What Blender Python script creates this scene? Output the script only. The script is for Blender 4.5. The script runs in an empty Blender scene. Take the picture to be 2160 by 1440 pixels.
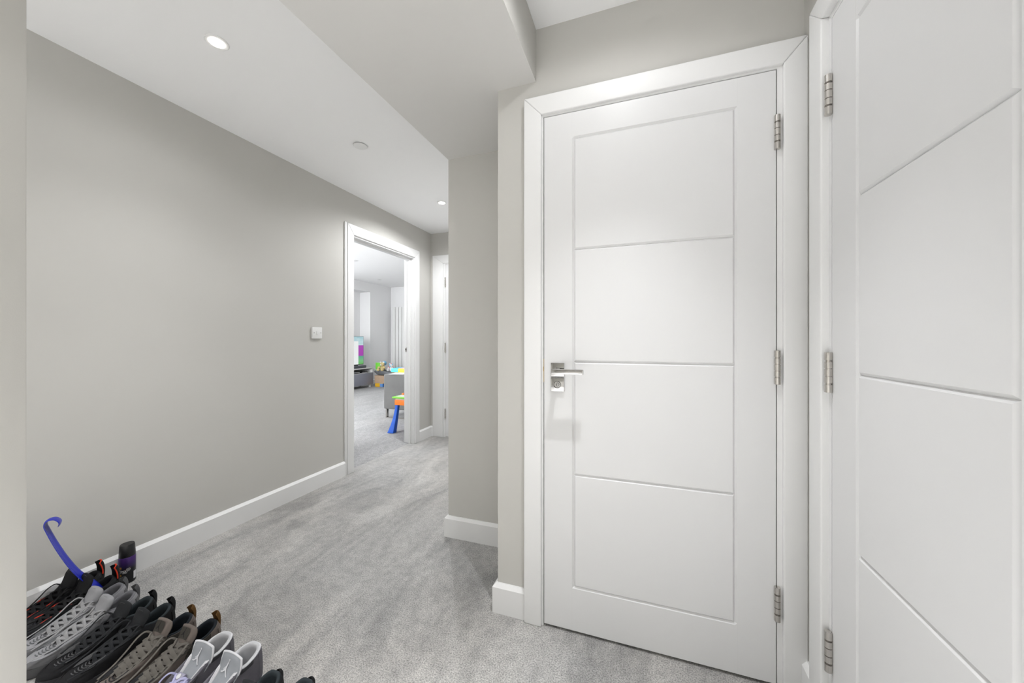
import bpy, bmesh, math, random
from mathutils import Vector, Matrix
random.seed(7)
PI = math.pi
scene = bpy.context.scene
COL = scene.collection

# ------------------------------------------------------------------ camera, world, exposure
cam_d = bpy.data.cameras.new('camera'); cam = bpy.data.objects.new('camera', cam_d); COL.objects.link(cam)
cam_d.sensor_width = 36.0; cam_d.lens = 36.0 * 767.1 / 2160.0
cam_d.shift_y = -3.2 / 2160.0
cam_d.clip_start = 0.02; cam_d.clip_end = 60
cam.location = (0, 0, 1.12); cam.rotation_euler = (PI / 2, 0, math.radians(19.3))
scene.camera = cam
scene.view_settings.view_transform = 'Standard'; scene.view_settings.look = 'None'
scene.view_settings.gamma = 1.0; scene.view_settings.use_curve_mapping = False
scene.view_settings.exposure = 0.06

world = bpy.data.worlds.new('world'); scene.world = world; world.use_nodes = True
bg = world.node_tree.nodes['Background']; bg.inputs[0].default_value = (0.80, 0.88, 1.0, 1); bg.inputs[1].default_value = 1.0

# downlights: (watts, cone in degrees, blend) for the reflector beam and for the spill of the lens
HALL_W = ((36.0, 70, 1.0), (30.0, 115, 1.0), (5.0, 165, 0.5))
FAR_W = ((60.0, 70, 1.0), (18.0, 115, 1.0), (45.0, 165, 0.5))
NEAR_W = ((70.0, 68, 1.0), (6.0, 165, 0.5))
OVER_FILL_W = ((60.0, 70, 1.0),)  # added fill lamp over the camera
BACK_FILL_W = ((470.0, 80, 1.0),)  # added fill lamps behind the camera, far stronger than the visible ones
BACK_FILL_L = ((320.0, 80, 1.0),)  # added fill lamps behind the camera, left side
LIVING_DAY = 140.0       # daylight through the window in the living room recess
d_l = bpy.data.lights.new('window_daylight', 'AREA'); d_l.shape = 'RECTANGLE'; d_l.size = 2.7; d_l.size_y = 1.45
d_l.energy = LIVING_DAY; d_l.color = (0.97, 0.985, 1.0)
d_o = bpy.data.objects.new('window_daylight', d_l); COL.objects.link(d_o)
d_o.location = (-6.95, 4.3, 1.55); d_o.rotation_euler = (0, -PI / 2, 0)
d_l2 = d_l.copy(); d_l2.energy = 265.0; d_l2.size = 1.9  # area light for the added second window
d_o2 = bpy.data.objects.new('window_daylight', d_l2); COL.objects.link(d_o2)
d_o2.location = (-3.95, 0.75, 1.55); d_o2.rotation_euler = (PI / 2, 0, 0)

# ------------------------------------------------------------------ helpers
def mat(name, col, rough=0.5, metal=0.0, var=0.0, vscale=8.0, bump=0.0, bscale=200.0, coat=0.0, spec=0.5, sheen=0.0):
    m = bpy.data.materials.new(name); m.use_nodes = True
    nt = m.node_tree; b = nt.nodes['Principled BSDF']
    b.inputs['Base Color'].default_value = (*col, 1); b.inputs['Roughness'].default_value = rough
    b.inputs['Metallic'].default_value = metal; b.inputs['Specular IOR Level'].default_value = spec
    if coat: b.inputs['Coat Weight'].default_value = coat; b.inputs['Coat Roughness'].default_value = 0.15
    if sheen: b.inputs['Sheen Weight'].default_value = sheen
    tc = nt.nodes.new('ShaderNodeTexCoord')
    n = nt.nodes.new('ShaderNodeTexNoise'); n.inputs['Scale'].default_value = vscale; n.inputs['Detail'].default_value = 4
    nt.links.new(tc.outputs['Object'], n.inputs['Vector'])
    mx = nt.nodes.new('ShaderNodeMix'); mx.data_type = 'RGBA'
    k = max(var, 0.01)
    mx.inputs[6].default_value = (*[c * (1 - k) for c in col], 1)
    mx.inputs[7].default_value = (*[min(1, c * (1 + k)) for c in col], 1)
    nt.links.new(n.outputs['Fac'], mx.inputs[0]); nt.links.new(mx.outputs[2], b.inputs['Base Color'])
    if bump:
        n2 = nt.nodes.new('ShaderNodeTexNoise'); n2.inputs['Scale'].default_value = bscale; n2.inputs['Detail'].default_value = 3
        nt.links.new(tc.outputs['Object'], n2.inputs['Vector'])
        bp = nt.nodes.new('ShaderNodeBump'); bp.inputs['Strength'].default_value = bump; bp.inputs['Distance'].default_value = 0.002
        nt.links.new(n2.outputs['Fac'], bp.inputs['Height']); nt.links.new(bp.outputs['Normal'], b.inputs['Normal'])
    return m

def emit_mat(name, col, strength):
    m = bpy.data.materials.new(name); m.use_nodes = True; b = m.node_tree.nodes['Principled BSDF']
    b.inputs['Base Color'].default_value = (*col, 1)
    b.inputs['Emission Color'].default_value = (*col, 1); b.inputs['Emission Strength'].default_value = strength
    return m

def carpet_mat(name, lo, hi, tint):
    m = bpy.data.materials.new(name); m.use_nodes = True; nt = m.node_tree; b = nt.nodes['Principled BSDF']
    b.inputs['Roughness'].default_value = 0.95; b.inputs['Specular IOR Level'].default_value = 0.1
    b.inputs['Sheen Weight'].default_value = 0.25
    L = nt.links.new
    tc = nt.nodes.new('ShaderNodeTexCoord')
    def noise(s, d=4, r=0.5, dist=0.0, vec=None):
        n = nt.nodes.new('ShaderNodeTexNoise'); n.inputs['Scale'].default_value = s; n.inputs['Detail'].default_value = d
        n.inputs['Roughness'].default_value = r; n.inputs['Distortion'].default_value = dist
        L(vec or tc.outputs['Object'], n.inputs['Vector']); return n
    def ramp(src, a, c, va, vc):
        r = nt.nodes.new('ShaderNodeValToRGB'); e = r.color_ramp.elements
        e[0].position = a; e[0].color = (*va, 1); e[1].position = c; e[1].color = (*vc, 1); L(src, r.inputs[0]); return r
    mp = nt.nodes.new('ShaderNodeMapping'); mp.inputs['Scale'].default_value = (1.3, 0.5, 1.0)
    mp.inputs['Rotation'].default_value = (0, 0, 0.35); L(tc.outputs['Object'], mp.inputs['Vector'])
    big = noise(2.6, 6, 0.66, 0.8, mp.outputs['Vector'])           # brushed patches of the pile
    base = ramp(big.outputs['Fac'], 0.36, 0.62, lo, hi)
    mid = noise(26, 3, 0.6)                                          # tuft clumps
    fine = noise(210, 3, 0.7)                                        # single tufts
    mul = nt.nodes.new('ShaderNodeMix'); mul.data_type = 'RGBA'; mul.blend_type = 'MULTIPLY'; mul.inputs[0].default_value = 1
    r1 = ramp(mid.outputs['Fac'], 0.30, 0.62, (0.82, 0.82, 0.82), (1.04, 1.04, 1.04))
    L(base.outputs[0], mul.inputs[6]); L(r1.outputs[0], mul.inputs[7])
    mul2 = nt.nodes.new('ShaderNodeMix'); mul2.data_type = 'RGBA'; mul2.blend_type = 'MULTIPLY'; mul2.inputs[0].default_value = 1
    r2 = ramp(fine.outputs['Fac'], 0.36, 0.60, (0.46, 0.46, 0.46), (1.18, 1.18, 1.17))
    L(mul.outputs[2], mul2.inputs[6]); L(r2.outputs[0], mul2.inputs[7])
    tn = noise(0.9, 3); tr = ramp(tn.outputs['Fac'], 0.40, 0.62, (1, 1, 1), tint)   # slightly worn, warmer lanes
    mul3 = nt.nodes.new('ShaderNodeMix'); mul3.data_type = 'RGBA'; mul3.blend_type = 'MULTIPLY'; mul3.inputs[0].default_value = 1
    L(mul2.outputs[2], mul3.inputs[6]); L(tr.outputs[0], mul3.inputs[7]); L(mul3.outputs[2], b.inputs['Base Color'])
    add = nt.nodes.new('ShaderNodeMath'); add.operation = 'MULTIPLY_ADD'; add.inputs[1].default_value = 0.6
    L(mid.outputs['Fac'], add.inputs[0]); L(fine.outputs['Fac'], add.inputs[2])
    bp = nt.nodes.new('ShaderNodeBump'); bp.inputs['Strength'].default_value = 0.8; bp.inputs['Distance'].default_value = 0.006
    L(add.outputs[0], bp.inputs['Height']); L(bp.outputs['Normal'], b.inputs['Normal'])
    return m

def mesh(name, verts, faces, m, parent=None, smooth=False, local=False, fix=True, mats=None, fidx=None):
    me = bpy.data.meshes.new(name)
    off = Vector((0, 0, 0))
    if parent is not None and not local: off = Vector(parent.get('_w', (0, 0, 0)))
    me.from_pydata([tuple(Vector(v) - off) for v in verts], [], faces)
    if fix:
        bm = bmesh.new(); bm.from_mesh(me); bmesh.ops.remove_doubles(bm, verts=bm.verts, dist=1e-6)
        bmesh.ops.recalc_face_normals(bm, faces=bm.faces); bm.to_mesh(me); bm.free()
    for mm in (mats or [m]): me.materials.append(mm)
    if fidx and not fix:
        for p, i in zip(me.polygons, fidx): p.material_index = i
    if smooth:
        for p in me.polygons: p.use_smooth = True
    o = bpy.data.objects.new(name, me); COL.objects.link(o)
    if parent is not None: o.parent = parent
    return o

def bevelled(o, w=0.003, seg=2, ang=0.6):
    bm = bmesh.new(); bm.from_mesh(o.data)
    es = [e for e in bm.edges if len(e.link_faces) == 2 and e.calc_face_angle(0) > ang]
    bmesh.ops.bevel(bm, geom=es, offset=w, segments=seg, profile=0.6, affect='EDGES', clamp_overlap=True)
    bm.to_mesh(o.data); bm.free()
    for p in o.data.polygons: p.use_smooth = True
    try: o.data.set_sharp_from_angle(angle=0.7)
    except Exception: pass
    return o

BF = [(0, 3, 2, 1), (4, 5, 6, 7), (0, 1, 5, 4), (1, 2, 6, 5), (2, 3, 7, 6), (3, 0, 4, 7)]
def bverts(x0, x1, y0, y1, z0, z1):
    return [(x0, y0, z0), (x1, y0, z0), (x1, y1, z0), (x0, y1, z0), (x0, y0, z1), (x1, y0, z1), (x1, y1, z1), (x0, y1, z1)]
def box(name, b, m, parent=None, bev=0.0, seg=2, local=False, smooth=False):
    o = mesh(name, bverts(*b), BF, m, parent, local=local)
    if bev: bevelled(o, bev, seg)
    return o
def boxes(name, bs, m, parent=None):
    V, Fc = [], []
    for b in bs:
        n = len(V); V += bverts(*b); Fc += [tuple(i + n for i in f) for f in BF]
    return mesh(name, V, Fc, m, parent, fix=False)
def prism(name, poly, lift, m, parent=None, bev=0.0, seg=2, local=False):
    """poly: list of 3D points of one flat face; lift: vector to the other face"""
    n = len(poly); L = Vector(lift)
    V = [Vector(p) for p in poly] + [Vector(p) + L for p in poly]
    Fc = [tuple(range(n)), tuple(range(2 * n - 1, n - 1, -1))] + [(i, (i + 1) % n, n + (i + 1) % n, n + i) for i in range(n)]
    o = mesh(name, V, Fc, m, parent, local=local)
    if bev: bevelled(o, bev, seg)
    return o
def lathe(name, prof, m, parent=None, center=(0, 0, 0), seg=32, axis='Z', local=False, smooth=True):
    """prof: (r, h) from bottom to top"""
    V, Fc = [], []
    for r, h in prof:
        for i in range(seg):
            a = 2 * PI * i / seg; c, s = r * math.cos(a), r * math.sin(a)
            p = {'Z': (c, s, h), 'Y': (c, h, s), 'X': (h, c, s)}[axis]
            V.append(Vector(center) + Vector(p))
    for k in range(len(prof) - 1):
        for i in range(seg):
            j = (i + 1) % seg
            Fc.append((k * seg + i, k * seg + j, (k + 1) * seg + j, (k + 1) * seg + i))
    Fc.append(tuple(range(seg - 1, -1, -1))); Fc.append(tuple(range((len(prof) - 1) * seg, len(prof) * seg)))
    o = mesh(name, V, Fc, m, parent, local=local)
    if smooth:
        for p in o.data.polygons: p.use_smooth = len(p.vertices) == 4
        try: o.data.set_sharp_from_angle(angle=0.6)
        except Exception: pass
    return o
def tube_geo(path, ra, rb=None, up=(0, 0, 1), seg=8, cap=True, taper=None):
    rb = rb or ra; V, Fc = [], []; P = [Vector(p) for p in path]; n = len(P); up = Vector(up)
    for i, p in enumerate(P):
        t = (P[min(i + 1, n - 1)] - P[max(i - 1, 0)]).normalized()
        a = t.cross(up)
        if a.length < 1e-4: a = t.cross(Vector((1, 0.01, 0)))
        a.normalize(); b = a.cross(t).normalized(); k = taper(i / (n - 1)) if taper else 1
        for j in range(seg):
            w = 2 * PI * j / seg
            V.append(p + a * ra * k * math.cos(w) + b * rb * k * math.sin(w))
    for i in range(n - 1):
        for j in range(seg):
            q = (j + 1) % seg
            Fc.append((i * seg + j, i * seg + q, (i + 1) * seg + q, (i + 1) * seg + j))
    if cap: Fc.append(tuple(range(seg - 1, -1, -1))); Fc.append(tuple(range((n - 1) * seg, n * seg)))
    return V, Fc
def merge(*gs):
    V, Fc = [], []
    for v, f in gs:
        n = len(V); V += list(v); Fc += [tuple(i + n for i in q) for q in f]
    return V, Fc
def cr(P, t, closed=False):
    """Catmull-Rom through points P (tuples)"""
    n = len(P)
    if closed:
        u = (t % 1.0) * n; i = int(u) % n; f = u - int(u); q = [P[(i + k) % n] for k in (-1, 0, 1, 2)]
    else:
        u = min(max(t, 0), 1) * (n - 1); i = min(int(u), n - 2); f = u - i
        q = [P[max(i - 1, 0)], P[i], P[i + 1], P[min(i + 2, n - 1)]]
    return tuple(0.5 * (2 * b + (c - a) * f + (2 * a - 5 * b + 4 * c - d) * f * f + (3 * b - a - 3 * c + d) * f ** 3) for a, b, c, d in zip(*q))
def empty(name, loc=(0, 0, 0), rz=0.0):
    o = bpy.data.objects.new(name, None); COL.objects.link(o); o.location = loc; o.rotation_euler = (0, 0, rz)
    o.empty_display_size = 0.1; o['_w'] = tuple(loc); return o
def tag(o, label=None, cat=None, group=None, kind=None):
    if label: o['label'] = label
    if cat: o['category'] = cat
    if group: o['group'] = group
    if kind: o['kind'] = kind
    return o
def struct(o, label, cat): return tag(o, label, cat, kind='structure')
def copy_tree(o, parent=None):
    c = o.copy(); COL.objects.link(c)
    if parent is not None: c.parent = parent
    for ch in list(o.children): copy_tree(ch, c)
    return c
def text_geo(body, size=1.0, offset=0.0, extrude=0.0, shear=0.0):
    cu = bpy.data.curves.new('lettering', 'FONT'); cu.body = body; cu.size = size; cu.offset = offset; cu.extrude = extrude; cu.shear = shear
    cu.resolution_u = 3; cu.align_x = 'CENTER'
    t = bpy.data.objects.new('lettering', cu); COL.objects.link(t)
    dg = bpy.context.evaluated_depsgraph_get(); dg.update()
    me = t.evaluated_get(dg).to_mesh()
    V = [tuple(v.co) for v in me.vertices]; Fc = [tuple(p.vertices) for p in me.polygons]
    t.evaluated_get(dg).to_mesh_clear(); bpy.data.objects.remove(t); bpy.data.curves.remove(cu)
    return V, Fc

# ------------------------------------------------------------------ materials
M = {}
M['wall'] = mat('greige_wall_paint', (0.55, 0.54, 0.51), 0.75, var=0.02, vscale=1.5, bump=0.05, bscale=400, spec=0.25)
M['wall_living'] = mat('pale_grey_wall_paint', (0.82, 0.82, 0.825), 0.75, var=0.02, vscale=1.5, bump=0.05, bscale=400, spec=0.25)
M['soffit'] = mat('pale_greige_soffit_paint', (0.67, 0.66, 0.64), 0.75, var=0.02, vscale=1.5, bump=0.05, bscale=400, spec=0.25)
M['ceil'] = mat('white_ceiling_paint', (0.91, 0.91, 0.91), 0.8, var=0.01, vscale=1.2, bump=0.04, bscale=300, spec=0.2)
M['gloss'] = mat('white_satin_paint', (0.78, 0.78, 0.775), 0.42, var=0.01, vscale=3, bump=0.02, bscale=150, spec=0.45)
M['door'] = mat('white_door_paint', (0.72, 0.72, 0.72), 0.42, var=0.01, vscale=3, bump=0.02, bscale=250, spec=0.4)
M['carpet'] = carpet_mat('grey_pile_carpet', (0.345, 0.343, 0.339), (0.580, 0.572, 0.558), (0.995, 0.97, 0.94))
M['carpet_living'] = carpet_mat('pale_grey_pile_carpet', (0.38, 0.38, 0.385), (0.48, 0.48, 0.485), (1.0, 0.99, 0.98))
M['steel'] = mat('brushed_nickel', (0.58, 0.555, 0.525), 0.24, 1.0, var=0.06, vscale=30, bump=0.03, bscale=500)
M['chrome'] = mat('polished_chrome', (0.40, 0.395, 0.385), 0.10, 1.0, var=0.02, vscale=20)
M['brass'] = mat('aged_brass', (0.42, 0.30, 0.13), 0.4, 1.0, var=0.1, vscale=60)
M['dark'] = mat('dark_gap', (0.02, 0.02, 0.02), 0.9)
M['white_plastic'] = mat('white_plastic', (0.78, 0.78, 0.77), 0.35, var=0.01)
M['black_plastic'] = mat('black_plastic', (0.012, 0.012, 0.013), 0.35, var=0.05)
M['lens'] = emit_mat('lit_lamp_lens', (1.0, 0.97, 0.92), 14.0)
M['unlit'] = mat('unlit_lamp_lens', (0.55, 0.55, 0.56), 0.3)

# ------------------------------------------------------------------ room dimensions (metres, camera above the origin)
XL = -2.304; YD = 1.388; YW = 1.405; CEIL = 2.36; SOF = 2.152; XR = 0.498
XSL = -1.033; YC = 1.847; XN = -0.554; XSR = -0.390; YE = 3.706; YB = -3.2
XP = -1.2; YP = 0.380
LC = 2.555; LX = -6.40; LY = 8.284; WT = 0.12

# ------------------------------------------------------------------ structure
fl = box('floor', (XL - 0.055, 0.62, YB - 0.1, YE + 0.12, -0.10, 0.0), M['carpet'], bev=0.006)
struct(fl, 'grey pile carpet covering the hallway floor', 'floor')
fl2 = box('floor', (LX - 0.4, XL - 0.0575, 0.9, LY + 0.1, -0.10, -0.002), M['carpet_living'], bev=0.006)
struct(fl2, 'paler grey carpet of the living room beyond the open doorway', 'floor')
struct(box('ceiling', (XL - 0.12, 0.62, YB - 0.1, YE + 0.12, CEIL, CEIL + 0.1), M['ceil']), 'white flat ceiling above the hallway', 'ceiling')
struct(box('ceiling', (LX - 0.4, XL - WT, 0.9, LY + 0.1, LC, LC + 0.1), M['ceil']), 'white ceiling of the living room beyond the doorway', 'ceiling')

# dropped soffit: paler paint on the underside, wall paint on its sides
sv = bverts(XSL, XSR, YB, YC + 0.3, SOF, CEIL)
so = mesh('ceiling_soffit', sv, BF, None, mats=[M['wall'], M['soffit']], fidx=[1, 0, 0, 0, 0, 0], fix=False)
struct(so, 'boxed-in lower ceiling soffit running between hallway and door alcove', 'soffit')

# left wall with the doorway opening to the living room
DW0, DW1, DWT = 2.450, 3.392, 2.030       # rough opening
struct(boxes('wall_left', [(XL - WT, XL, YB - 0.1, DW0, 0, LC), (XL - WT, XL, DW1, LY, 0, LC), (XL - WT, XL, DW0, DW1, DWT, LC)], M['wall']),
       'long greige wall on the left with the open doorway in it', 'wall')
struct(box('wall_end', (XL - WT, XSL + 0.1, YE, YE + 0.12, 0, CEIL), M['wall']), 'narrow greige wall closing the far end of the hallway', 'wall')
struct(boxes('wall_column', [(XSL, XN + 0.3, YC, YE, 0, CEIL)], M['wall']), 'greige wall corner jutting out between hallway and door alcove', 'wall')
D1L, D1R, D1T = -0.3524, 0.4157, 1.990
struct(boxes('wall_door', [(XN, D1L - 0.018, YW, YC, 0, CEIL), (D1R + 0.018, XR + 0.12, YW, YW + 0.12, 0, CEIL), (D1L - 0.018, D1R + 0.018, YW, YW + 0.12, D1T + 0.016, CEIL),
       (XN, XR + 0.12, YC - 0.02, YC, 0, CEIL)], M['wall']), 'greige wall around the closed panelled door facing the viewer', 'wall')
D2A, D2B = 1.215, 0.585                    # hinge side / latch side along Y
struct(boxes('wall_right', [(XR, XR + 0.12, D2A + 0.018, YW, 0, CEIL), (XR, XR + 0.12, YB, D2B - 0.018, 0, CEIL), (XR, XR + 0.12, D2B - 0.018, D2A + 0.018, D1T + 0.016, CEIL),
       (XR + 0.10, XR + 0.12, YB, YW + 0.1, 0, CEIL)], M['wall']), 'greige wall on the right around the second white door', 'wall')
wp = box('wall_near', (XP - 0.12, XP, YP - 0.14, YP, 0, CEIL), M['wall'], bev=0.003)
struct(wp, 'near greige wall end cutting off the left side of the view', 'wall')
struct(box('wall_back', (XL, XR + 0.12, YB - 0.1, YB, 0, CEIL), M['wall']), 'greige wall behind the viewer', 'wall')
# living room walls
NY0, NY1, NT, ND = 2.5, 7.468, 2.324, 0.32
struct(boxes('wall_living_left', [(LX - 0.12, LX, NY1, LY, 0, LC), (LX - 0.12, LX, 0.9, NY0, 0, LC), (LX - ND - 0.1, LX, NY0, NY1, NT, LC),
       (LX - ND - 0.1, LX - ND, NY0 - 0.1, 2.95, 0, NT), (LX - ND - 0.1, LX - ND, 5.65, NY1 + 0.1, 0, NT), (LX - ND - 0.1, LX - ND, 2.95, 5.65, 0, 0.82), (LX - ND - 0.1, LX - ND, 2.95, 5.65, 2.27, NT),
       (LX - ND, LX - 0.12, NY0 - 0.1, NY0, 0, NT), (LX - ND, LX - 0.12, NY1, NY1 + 0.1, 0, NT)], M['wall_living']),
       'pale living room wall with a shallow recess behind the television', 'wall')
struct(box('wall_living_far', (LX - 0.1, XL - WT, LY, LY + 0.1, 0, LC), M['wall_living']), 'pale far wall of the living room behind the radiator', 'wall')
struct(boxes('wall_living_near', [(LX - 0.1, -4.95, 0.9, 1.0, 0, LC), (-2.95, XL - WT, 0.9, 1.0, 0, LC), (-4.95, -2.95, 0.9, 1.0, 0, 0.82), (-4.95, -2.95, 0.9, 1.0, 2.27, LC)], M['wall_living']), 'pale living room wall beside the hallway, out of view', 'wall')

# living room window (out of the picture, it lights the room)
wn = empty('window_1', (LX - ND - 0.05, 4.3, 0.82)); struct(wn, 'wide white framed living room window in the wall recess', 'window')
for b in [(LX - ND - 0.08, LX - ND - 0.02, 2.95, 5.65, 0.82, 0.88), (LX - ND - 0.08, LX - ND - 0.02, 2.95, 5.65, 2.21, 2.27),
          (LX - ND - 0.08, LX - ND - 0.02, 2.95, 3.01, 0.88, 2.21), (LX - ND - 0.08, LX - ND - 0.02, 5.59, 5.65, 0.88, 2.21), (LX - ND - 0.08, LX - ND - 0.02, 4.27, 4.33, 0.88, 2.21)]:
    box('window_frame', b, M['white_plastic'], wn, bev=0.004)
gm = bpy.data.materials.new('window_glass'); gm.use_nodes = True; nt = gm.node_tree; nt.nodes.clear()
o_ = nt.nodes.new('ShaderNodeOutputMaterial'); a_ = nt.nodes.new('ShaderNodeBsdfTransparent'); g_ = nt.nodes.new('ShaderNodeBsdfGlossy'); x_ = nt.nodes.new('ShaderNodeMixShader')
g_.inputs['Roughness'].default_value = 0.02; x_.inputs[0].default_value = 0.06
nt.links.new(a_.outputs[0], x_.inputs[1]); nt.links.new(g_.outputs[0], x_.inputs[2]); nt.links.new(x_.outputs[0], o_.inputs[0])
for y0, y1 in ((3.01, 4.27), (4.33, 5.59)):
    box('pane', (LX - ND - 0.054, LX - ND - 0.046, y0, y1, 0.88, 2.21), gm, wn)

wn2 = empty('added_window_2', (-3.95, 0.95, 0.82)); struct(wn2, 'added white framed living room window, unseen, in the wall facing the radiator', 'window')  # added out of view to brighten the far wall and sofa
for b in [(-4.95, -2.95, 0.92, 0.98, 0.82, 0.88), (-4.95, -2.95, 0.92, 0.98, 2.21, 2.27), (-4.95, -4.89, 0.92, 0.98, 0.88, 2.21), (-3.01, -2.95, 0.92, 0.98, 0.88, 2.21), (-3.98, -3.92, 0.92, 0.98, 0.88, 2.21)]:
    box('window_frame', b, M['white_plastic'], wn2, bev=0.004)
for x0, x1 in ((-4.89, -3.98), (-3.92, -3.01)):
    box('pane', (x0, x1, 0.946, 0.954, 0.88, 2.21), gm, wn2)

# ------------------------------------------------------------------ baseboards
def baseboard(name, pts, label, h=0.118, t=0.018, outs=None):
    """pts: plan polyline along the wall; outs: per-vertex outward offset vectors"""
    n = len(pts); V, Fc = [], []
    prof = [(0, 0), (1, 0), (1, h - 0.014), (0.45, h - 0.003), (0.30, h), (0, h)]
    for (x, y), (ox, oy) in zip(pts, outs):
        for k, z in prof: V.append((x + ox * t * k, y + oy * t * k, z))
    q = len(prof)
    for i in range(n - 1):
        for j in range(q):
            Fc.append((i * q + j, i * q + (j + 1) % q, (i + 1) * q + (j + 1) % q, (i + 1) * q + j))
    Fc.append(tuple(range(q))); Fc.append(tuple(range((n - 1) * q, n * q))[::-1])
    return struct(mesh(name, V, Fc, M['gloss']), label, 'baseboard')
baseboard('baseboard_left', [(XL, YB), (XL, 2.377)], 'long white baseboard along the left hallway wall', outs=[(1, 0), (1, 0)])
baseboard('baseboard_corner', [(XL, 3.447), (XL, YE), (-2.272, YE)], 'short white baseboard between the open doorway and the far corner', outs=[(1, 0), (1, -1), (0, -1)])
baseboard('baseboard_column', [(XSL, YE), (XSL, YC), (XN, YC)], 'white baseboard wrapping the jutting wall corner', outs=[(-1, 0), (-1, -1), (0, -1)])
baseboard('baseboard_nib', [(XN, YC - 0.018), (XN, YW), (-0.434, YW)], 'white baseboard on the wall strip left of the closed door', outs=[(-1, 0), (-1, -1), (0, -1)])
baseboard('baseboard_right', [(XR, YW - 0.026), (XR, 1.312)], 'small piece of white baseboard in the corner between the two doors', outs=[(-1, 0), (-1, 0)])
baseboard('baseboard_living', [(LX, NY1), (LX, LY), (-2.43, LY)], 'white baseboard along the far living room walls', outs=[(1, 0), (1, -1), (0, -1)])

# ------------------------------------------------------------------ doors
def arch_piece(P, poly, w0, w1, parent):
    o = prism('architrave', [P(u, w0, z) for u, z in poly], Vector(P(0, w1, 0)) - Vector(P(0, w0, 0)), M['gloss'], parent)
    return bevelled(o, 0.0045, 3)
def hinge(P, u, z, w, parent, r=0.009, L=0.108):
    """butt hinge: five knuckles and two washers on a pin, two leaves"""
    c = Vector(P(u, w, z)); prof = [(r * 0.55, -L / 2 - 0.001), (r, -L / 2)]
    cuts = [-0.30, -0.275, -0.10, 0.10, 0.275, 0.30]
    for k in cuts:
        h = k * L; prof += [(r, h - 0.0011), (r * 0.72, h - 0.0006), (r * 0.72, h + 0.0006), (r, h + 0.0011)]
    prof += [(r, L / 2), (r * 0.55, L / 2 + 0.001)]
    hg = lathe('hinge', prof, M['steel'], parent, center=c, seg=20)
    pl = [P(u - 0.001, 0.0, z - L / 2), P(u + 0.001, 0.0, z - L / 2), P(u + 0.001, 0.0, z + L / 2), P(u - 0.001, 0.0, z + L / 2)]
    hp = prism('hinge_leaf', pl, Vector(P(0, w, 0)) - Vector(P(0, 0, 0)), M['steel'], None)
    hp.parent = hg; hp.location = (0, 0, 0)
    off = Vector(parent['_w'])
    for v in hp.data.vertices: v.co -= off
    return hg
GZ = [1.8905, 1.4657, 1.0366, 0.6056, 0.178]     # groove heights, top to bottom
def leaf(P, u0, u1, g0, g1, z0, z1, parent, gz=GZ, gw=0.0065, gd=0.0065, th=0.040):
    """flush leaf: a recess with four chamfered panels in it, so the V grooves are real"""
    us = [u0, g0 - gw, g0, g1, g1 + gw, u1]; zs = [z0, gz[-1] - gw, gz[-1], gz[0], gz[0] + gw, z1]
    V, Fc = [], []
    for j, z in enumerate(zs):
        for i, u in enumerate(us):
            V.append(P(u, -gd if (2 <= i <= 3 and 2 <= j <= 3) else 0.0, z))
    for j in range(5):
        for i in range(5):
            Fc.append((j * 6 + i, j * 6 + i + 1, (j + 1) * 6 + i + 1, (j + 1) * 6 + i))
    rim = list(range(0, 6)) + [11, 17, 23, 29, 35] + [34, 33, 32, 31, 30] + [24, 18, 12, 6]
    n = len(V)
    for k in rim:
        j, i = divmod(k, 6); V.append(P(us[i], -th, zs[j]))
    m_ = len(rim)
    for k in range(m_): Fc.append((rim[k], n + k, n + (k + 1) % m_, rim[(k + 1) % m_]))
    Fc.append(tuple(n + k for k in range(m_)))
    lf = mesh('door_leaf', V, Fc, M['door'], parent)
    for k in range(4):
        a, b = gz[k + 1], gz[k]
        base = [P(g0, -gd, a), P(g1, -gd, a), P(g1, -gd, b), P(g0, -gd, b)]
        top = [P(g0 + gw, 0, a + gw), P(g1 - gw, 0, a + gw), P(g1 - gw, 0, b - gw), P(g0 + gw, 0, b - gw)]
        pv = base + top
        o = mesh('panel', [Vector(v) - Vector(parent['_w']) for v in pv], BF, M['door'], None); o.parent = lf
    # hairline joints between stiles and rails
    for u in (g0 - gw, g1 + gw):
        for a, b in ((z0, gz[-1] - gw), (gz[0] + gw, z1)):
            o = mesh('stile_joint', [Vector(v) - Vector(parent['_w']) for v in [P(u - 0.0005, 0.00025, a), P(u + 0.0005, 0.00025, a), P(u + 0.0005, 0.00025, b), P(u - 0.0005, 0.00025, b),
                     P(u - 0.0005, -0.001, a), P(u + 0.0005, -0.001, a), P(u + 0.0005, -0.001, b), P(u - 0.0005, -0.001, b)]], BF, M['joint'], None); o.parent = lf
    return lf
M['joint'] = mat('door_joint_line', (0.70, 0.70, 0.69), 0.6)

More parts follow.
